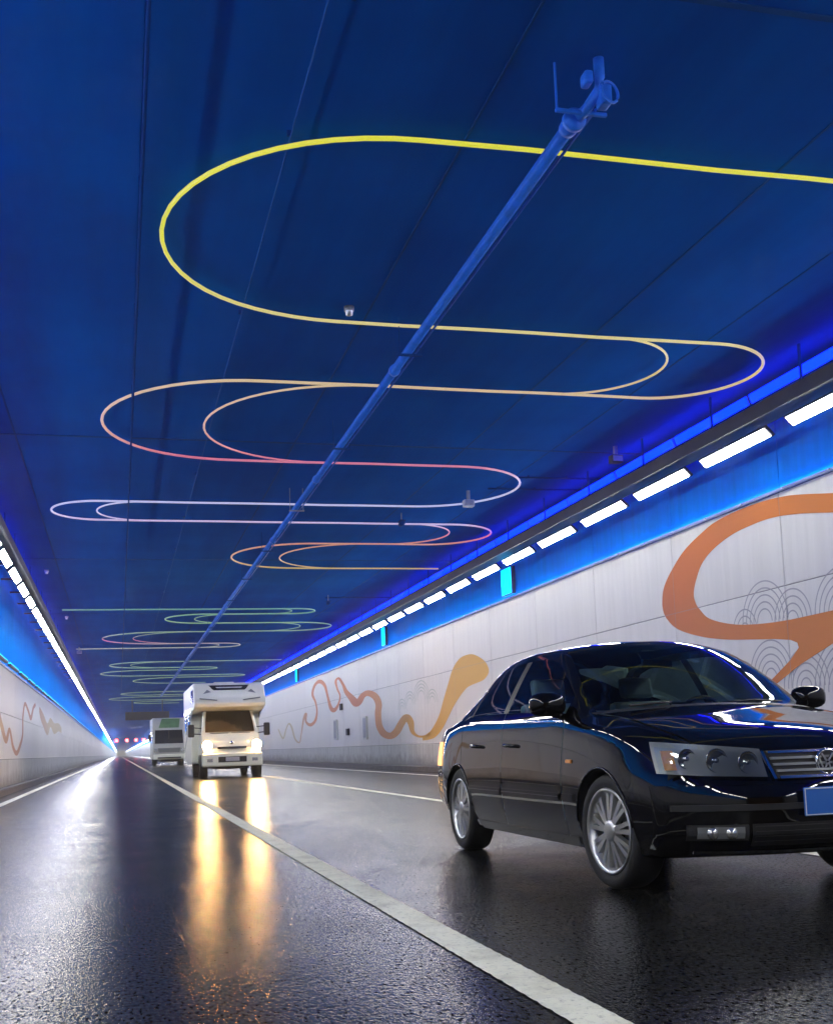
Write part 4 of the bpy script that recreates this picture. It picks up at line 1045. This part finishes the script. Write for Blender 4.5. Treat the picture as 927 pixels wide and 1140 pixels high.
        tube('arm', [(s * -.09, .02, -.03), (s * -.03, .0, -.02), (s * .03, -.01, .0)], .022, V_['paint'], mr, sides=8)
        # tail lamp wrapped round the rear corner
        bm = bmesh.new(); rows = []
        for i in range(11):
            x = 4.36 + (LC + .02 - 4.36) * i / 10; r = []
            for j in range(6):
                z = .66 + .20 * j / 5; xx = min(x, LC - .005); y = body_side(xx, z) + .006
                r.append(bm.verts.new((s * y, float(warp(xx, y, z)) + .004, z)))
            rows.append(r)
        for i in range(10):
            for j in range(5): bm.faces.new((rows[i][j], rows[i + 1][j], rows[i + 1][j + 1], rows[i][j + 1]))
        finish(bm, 'tail_lamp', V_['tail'], car, smooth=True)
        w_ = wheel(car, (s * .742, .93, .322), .322, .205, s, .240, spokes=9); w_.rotation_euler = (0, 0, R_(6))
        wheel(car, (s * .765, 3.73, .322), .322, .205, s, .240, spokes=9)
    # rear bumper trim, roof drip, interior
    box('floor_pan', (-.72, 1.0, .20), (.72, 4.1, .30), V_['plastic'], car)
    box('dashboard', (-.68, 1.45, .62), (.68, 1.86, .955), V_['dash'], car, .06, 3)
    tube('steering_wheel', [(.36 + .18 * math.cos(a), 2.0 - .05 * math.sin(a), .93 + .17 * math.sin(a)) for a in [2 * math.pi * k / 24 for k in range(25)]], .014, V_['dash'], car, sides=8)
    for sx in (-.36, .36):
        st = box('seat', (sx - .25, 2.15, .30), (sx + .25, 2.70, .52), V_['seat'], car, .05, 3)
        prism('seat_back', [(2.62, .50), (2.78, .50), (2.98, 1.10), (2.88, 1.12)], sx - .24, sx + .24, V_['seat'], st, .035, 2)
        prism('headrest', [(2.90, 1.14), (3.0, 1.14), (3.04, 1.30), (2.95, 1.30)], sx - .13, sx + .13, V_['seat'], st, .03, 2)
    rs = box('rear_seat', (-.62, 3.05, .30), (.62, 3.52, .54), V_['seat'], car, .05, 3)
    prism('seat_back', [(3.48, .52), (3.62, .52), (3.84, 1.06), (3.72, 1.08)], -.62, .62, V_['seat'], rs, .04, 2)
    box('rear_view_mirror', (-.11, 1.86, 1.30), (.11, 1.885, 1.36), V_['dash'], car, .008, 2)
    for s, xa in ((1, .05), (-1, -.55)):
        tube('wiper', [(xa, 1.16, 1.032), (xa + .25, 1.19, 1.048), (xa + .5, 1.28, 1.035)], .008, V_['plastic'], car, sides=6)
    return car
make_car()

# ------------------------------------------------------------------ white motorhome with lit headlights
def motorhome():
    e = empty('motorhome', (3.55, 37.3, 0), 'cream white motorhome with over-cab bed and lit headlights', 'motorhome')
    W = 1.16
    # living box: side profile (y back from the bumper, z)
    prof = [(.50, 2.30), (.42, 2.42), (.50, 2.62), (.86, 3.02), (1.10, 3.12), (6.5, 3.12), (6.62, 3.0), (6.62, .55), (4.6, .45), (2.35, .45), (2.35, 2.12), (1.2, 2.20)]
    prism('living_box', prof, -W, W, V_['rvwhite'], e, .045, 3)
    # cab
    cabp = [(.12, .42), (.05, .62), (.10, .98), (.28, 1.18), (.72, 1.42), (1.34, 2.20), (2.34, 2.19), (2.34, .45)]
    def tp(p, k):
        w = 0.98 - .16 * max(0, (p[1] - 1.1) / 1.1) - (.06 if p[0] < .2 else 0); return w if k else -w
    cab = prism('cab', cabp, 0, 0, V_['rvwhite'], e, .05, 3, taper=tp)
    # windscreen lies on the cab slope
    def on(y0, z0, y1, z1, u): return y0 + (y1 - y0) * u, z0 + (z1 - z0) * u
    Vv = []; F = []
    for off in (.045, .036):
        for u, w in ((.06, .80), (.5, .775), (.95, .72)):
            y, z = on(.72, 1.42, 1.34, 2.20, u)
            for k in range(9):
                x = -w + 2 * w * k / 8; bow = .03 * (1 - (x / w) ** 2)
                Vv.append((x, y - off - bow * .6, z + off * .8 + bow * .3))
    for r in range(2):
        for k in range(8): a = r * 9 + k; F += [(a, a + 1, a + 10, a + 9), (27 + a, 27 + a + 9, 27 + a + 10, 27 + a + 1)]
    ws = link('windshield', mesh_from('windshield', Vv, F), V_['rvdark'], e)
    ws.data.materials.clear(); ws.data.materials.append(V_['rvglass'])
    Vi = [(x, y + .030, z - .022) for x, y, z in Vv[:27]]
    link('curtain', mesh_from('curtain', Vi, F[0::2]), V_['interior'], ws)
    for s in (-1, 1):
        box('wiper', (s * .35 - .3, .70, 1.44), (s * .35 + .3, .715, 1.455), V_['plastic'], ws)
    # nose details
    box('grille', (-.46, .045, .93), (.46, .10, 1.0), V_['plastic'], e, .012, 2)
    for k in range(3): box('grille_bar', (-.44, .032, .937 + .02 * k), (.44, .044, .945 + .02 * k), V_['chrome'], e)
    lathe('badge', [(0, .17), (.06, .17), (.065, .2)], V_['chrome'], e, seg=20, axis='Y', loc=(0, 0, 1.12))
    bp = box('bumper', (-.97, -.02, .36), (.97, .16, .80), V_['rvwhite'], e, .06, 3)
    box('bumper_intake', (-.45, -.035, .50), (.45, -.021, .68), V_['plastic'], bp, .004, 1)
    box('number_plate', (-.22, -.05, .53), (.22, -.0355, .66), V_['wood'], bp, .004, 1)
    for s in (-1, 1):
        box('fog_lamp', (s * .72 - .09, -.032, .52), (s * .72 + .09, -.021, .62), V_['reflector'], bp, .004, 1)
        h = empty_part('headlight', (s * .79, .09, 1.045), e)
        prism('lamp_bowl', [(-.17, -.10), (.15, -.12), (.17, .10), (.02, .15), (-.17, .07)] if s > 0 else [(.17, -.10), (-.15, -.12), (-.17, .10), (-.02, .15), (.17, .07)], -.03, .06, V_['reflector'], h, .012, 1, plane='XZ')
        lathe('lit_lamp', [(0, -.052), (.08, -.050), (.135, -.044), (.15, -.034), (.15, -.03)], V_['head'], h, seg=24, axis='Y')  # disc widened beyond the lamp to include its bloom
        m = empty_part('wing_mirror', (s * 1.24, .95, 1.55), e)
        box('shell', (-.10, -.06, -.21), (.10, .06, .21), V_['plastic'], m, .035, 2)
        box('mirror_glass', (-.08, .0605, -.18), (.08, .064, .18), V_['chrome'], m)
        for z in (-.10, .10): tube('arm', [(-s * .09, 0, z), (-s * .42, .06, z - .03)], .018, V_['plastic'], m, sides=6)
        # side glass of the cab, habitation windows
        prism('door_window', [(.98, 1.50), (1.42, 2.08), (2.05, 2.08), (2.05, 1.46)], s * .935 - .012, s * .935 + .012, V_['rvdark'], e, taper=lambda p, k, s=s: s * (0.98 - .16 * max(0, (p[1] - 1.1) / 1.1)) + (.012 if k else -.012))
        for ya, za, yb, zb in ((1.0, 2.48, 1.9, 2.9), (2.9, 1.5, 3.9, 2.2), (4.6, 1.5, 5.7, 2.2)):
            wn2 = box('window', (s * W - .018, ya, za), (s * W + .018, yb, zb), V_['rvdark'], e, .008, 1)
        prism('decal', [(.95, 2.36), (2.2, 2.30), (6.2, 1.0), (6.2, .85), (2.4, 1.95)], s * W - .004, s * W + .004, V_['rvgrey'], e)
        # over-cab eyebrows and marker lamps, on the sloped front
        def slope(z): return .50 + (z - 2.62) * (.86 - .50) / (3.02 - 2.62)
        prism('marker_lamp', [(s * .60, 2.80), (s * .86, 2.74), (s * .72, 2.88)], 0, 0, V_['rvgrey'], e, plane='XZ', taper=lambda p, k: slope(p[1]) - (.022 if k == 0 else -.02))
        prism('decal', [(s * .42, 2.50), (s * .98, 2.56), (s * .98, 2.60), (s * .42, 2.53)], .405, .50, V_['rvgrey'], e, plane='XZ')
        for yw in (1.02, 4.85):
            wheel(e, (s * .86, yw, .345), .345, .225, s, .21, spokes=6, double=False, rim_mat=V_['trimgrey'])
            lathe('wheel_arch', [(.36, -.13), (.40, -.13), (.40, .13), (.36, .13)], V_['plastic'], e, seg=28, loc=(s * .87, yw, .36)) if yw < 2 else None
    # skylight above the over-cab bed
    def slope(z): return .50 + (z - 2.62) * (.86 - .50) / (3.02 - 2.62)
    sk = prism('skylight', [(-.56, 2.90), (-.50, 2.86), (.50, 2.86), (.56, 2.90), (.66, 3.03), (-.66, 3.03)], 0, 0, V_['rvdark'], e, plane='XZ', taper=lambda p, k: slope(p[1]) - (.03 if k == 0 else -.02))
    prism('skylight_blind', [(-.40, 2.93), (.40, 2.93), (.44, 2.97), (-.44, 2.97)], 0, 0, V_['wood'], sk, plane='XZ', taper=lambda p, k: slope(p[1]) - (.036 if k == 0 else .0))
    box('roof_vent', (-.35, 2.6, 3.121), (.35, 3.3, 3.24), V_['rvwhite'], e, .03, 2)
    box('air_conditioner', (-.38, 4.3, 3.121), (.38, 5.2, 3.30), V_['rvwhite'], e, .05, 2)
    box('chassis', (-.55, .3, .28), (.55, 6.2, .449), V_['plastic'], e)
    return e
def empty_part(name, loc, parent):
    o = bpy.data.objects.new(name, None); C.objects.link(o); o.parent = parent; o.location = loc; o.empty_display_size = .05; return o
motorhome()

# ------------------------------------------------------------------ the farther coach-built van
def far_van():
    e = empty('coach_van', (3.45, 82.5, 0), 'pale flat-fronted van with green top, half hidden behind the motorhome', 'van')
    W = 1.12
    prof = [(.02, .55), (0, 1.2), (.12, 1.45), (.42, 2.55), (.75, 3.25), (1.1, 3.38), (7.0, 3.38), (7.1, 3.2), (7.1, .5), (.2, .42)]
    prism('body', prof, -W, W, pbr('grey_van_paint', (0.46, 0.47, 0.44), 0.35, coat=0.3), e, .06, 3)
    def fr(z): return float(np.interp(z, [.55, 1.2, 1.45, 2.55, 3.25], [.02, 0, .12, .42, .75]))
    ws = prism('windshield', [(-.98, 1.55), (.98, 1.55), (.94, 2.5), (-.94, 2.5)], 0, 0, V_['rvdark'], e, plane='XZ', taper=lambda p, k: fr(p[1]) - (.02 if k == 0 else -.02))
    box('pillar', (-.02, fr(2.0) - .05, 1.56), (.02, fr(2.0) - .03, 2.49), V_['plastic'], ws)
    prism('green_top', [(-.70, 2.66), (.70, 2.66), (.80, 3.30), (-.45, 3.32)], 0, 0, V_['green'], e, plane='XZ', taper=lambda p, k: fr(p[1]) - (.025 if k == 0 else -.02))  # green area on the upper front
    prism('grille', [(-.72, .92), (.72, .92), (.78, 1.24), (-.78, 1.24)], 0, 0, V_['rvgrey'], e, plane='XZ', taper=lambda p, k: fr(p[1]) - (.03 if k == 0 else -.02))
    for k in range(3): box('grille_bar', (-.72, fr(1.0) - .05, .97 + .09 * k), (.72, fr(1.0) - .032, .995 + .09 * k), V_['trimgrey'], e)
    bp = box('bumper', (-1.1, -.14, .45), (1.1, .06, .80), V_['rvwhite'], e, .05, 2)
    box('bumper_step', (-.8, -.155, .50), (.8, -.141, .60), V_['plastic'], bp)
    for s in (-1, 1):
        h = box('headlight', (s * .93 - .12, -.02, .95), (s * .93 + .12, .06, 1.2), V_['reflector'], e, .02, 2)
        m = empty_part('wing_mirror', (s * 1.32, .25, 1.95), e)
        box('shell', (-.10, -.08, -.24), (.10, .08, .24), V_['plastic'], m, .03, 2)
        tube('arm', [(-s * .05, 0, .22), (-s * .3, .12, .38)], .02, V_['plastic'], m, sides=6)
        box('side_window', (s * W - .012, 1.3, 1.6), (s * W + .012, 3.2, 2.4), V_['rvdark'], e)
        for yw in (1.2, 5.4): wheel(e, (s * .92, yw, .40), .40, .25, s, .24, spokes=6, double=False, rim_mat=V_['trimgrey'])
    box('chassis', (-.6, .4, .25), (.6, 6.6, .419), V_['plastic'], e)
far_van()

# ------------------------------------------------------------------ thin tunnel air
hz = bpy.data.materials.new('tunnel_haze'); hz.use_nodes = True; ht = hz.node_tree
ht.nodes.remove(ht.nodes['Principled BSDF'])
pv = ht.nodes.new('ShaderNodeVolumePrincipled'); pv.inputs['Color'].default_value = (0.92, 0.92, 0.95, 1); pv.inputs['Density'].default_value = 0.0011; pv.inputs['Anisotropy'].default_value = 0.4
ht.links.new(pv.outputs[0], ht.nodes['Material Output'].inputs['Volume'])
hb = stuff(box('haze', (XL - 2, Y0 - 2, -1), (XR + 2, Y1 + 2, ZC + 1.5), hz)); tag(hb, 'thin pale haze filling the tunnel air', 'haze')
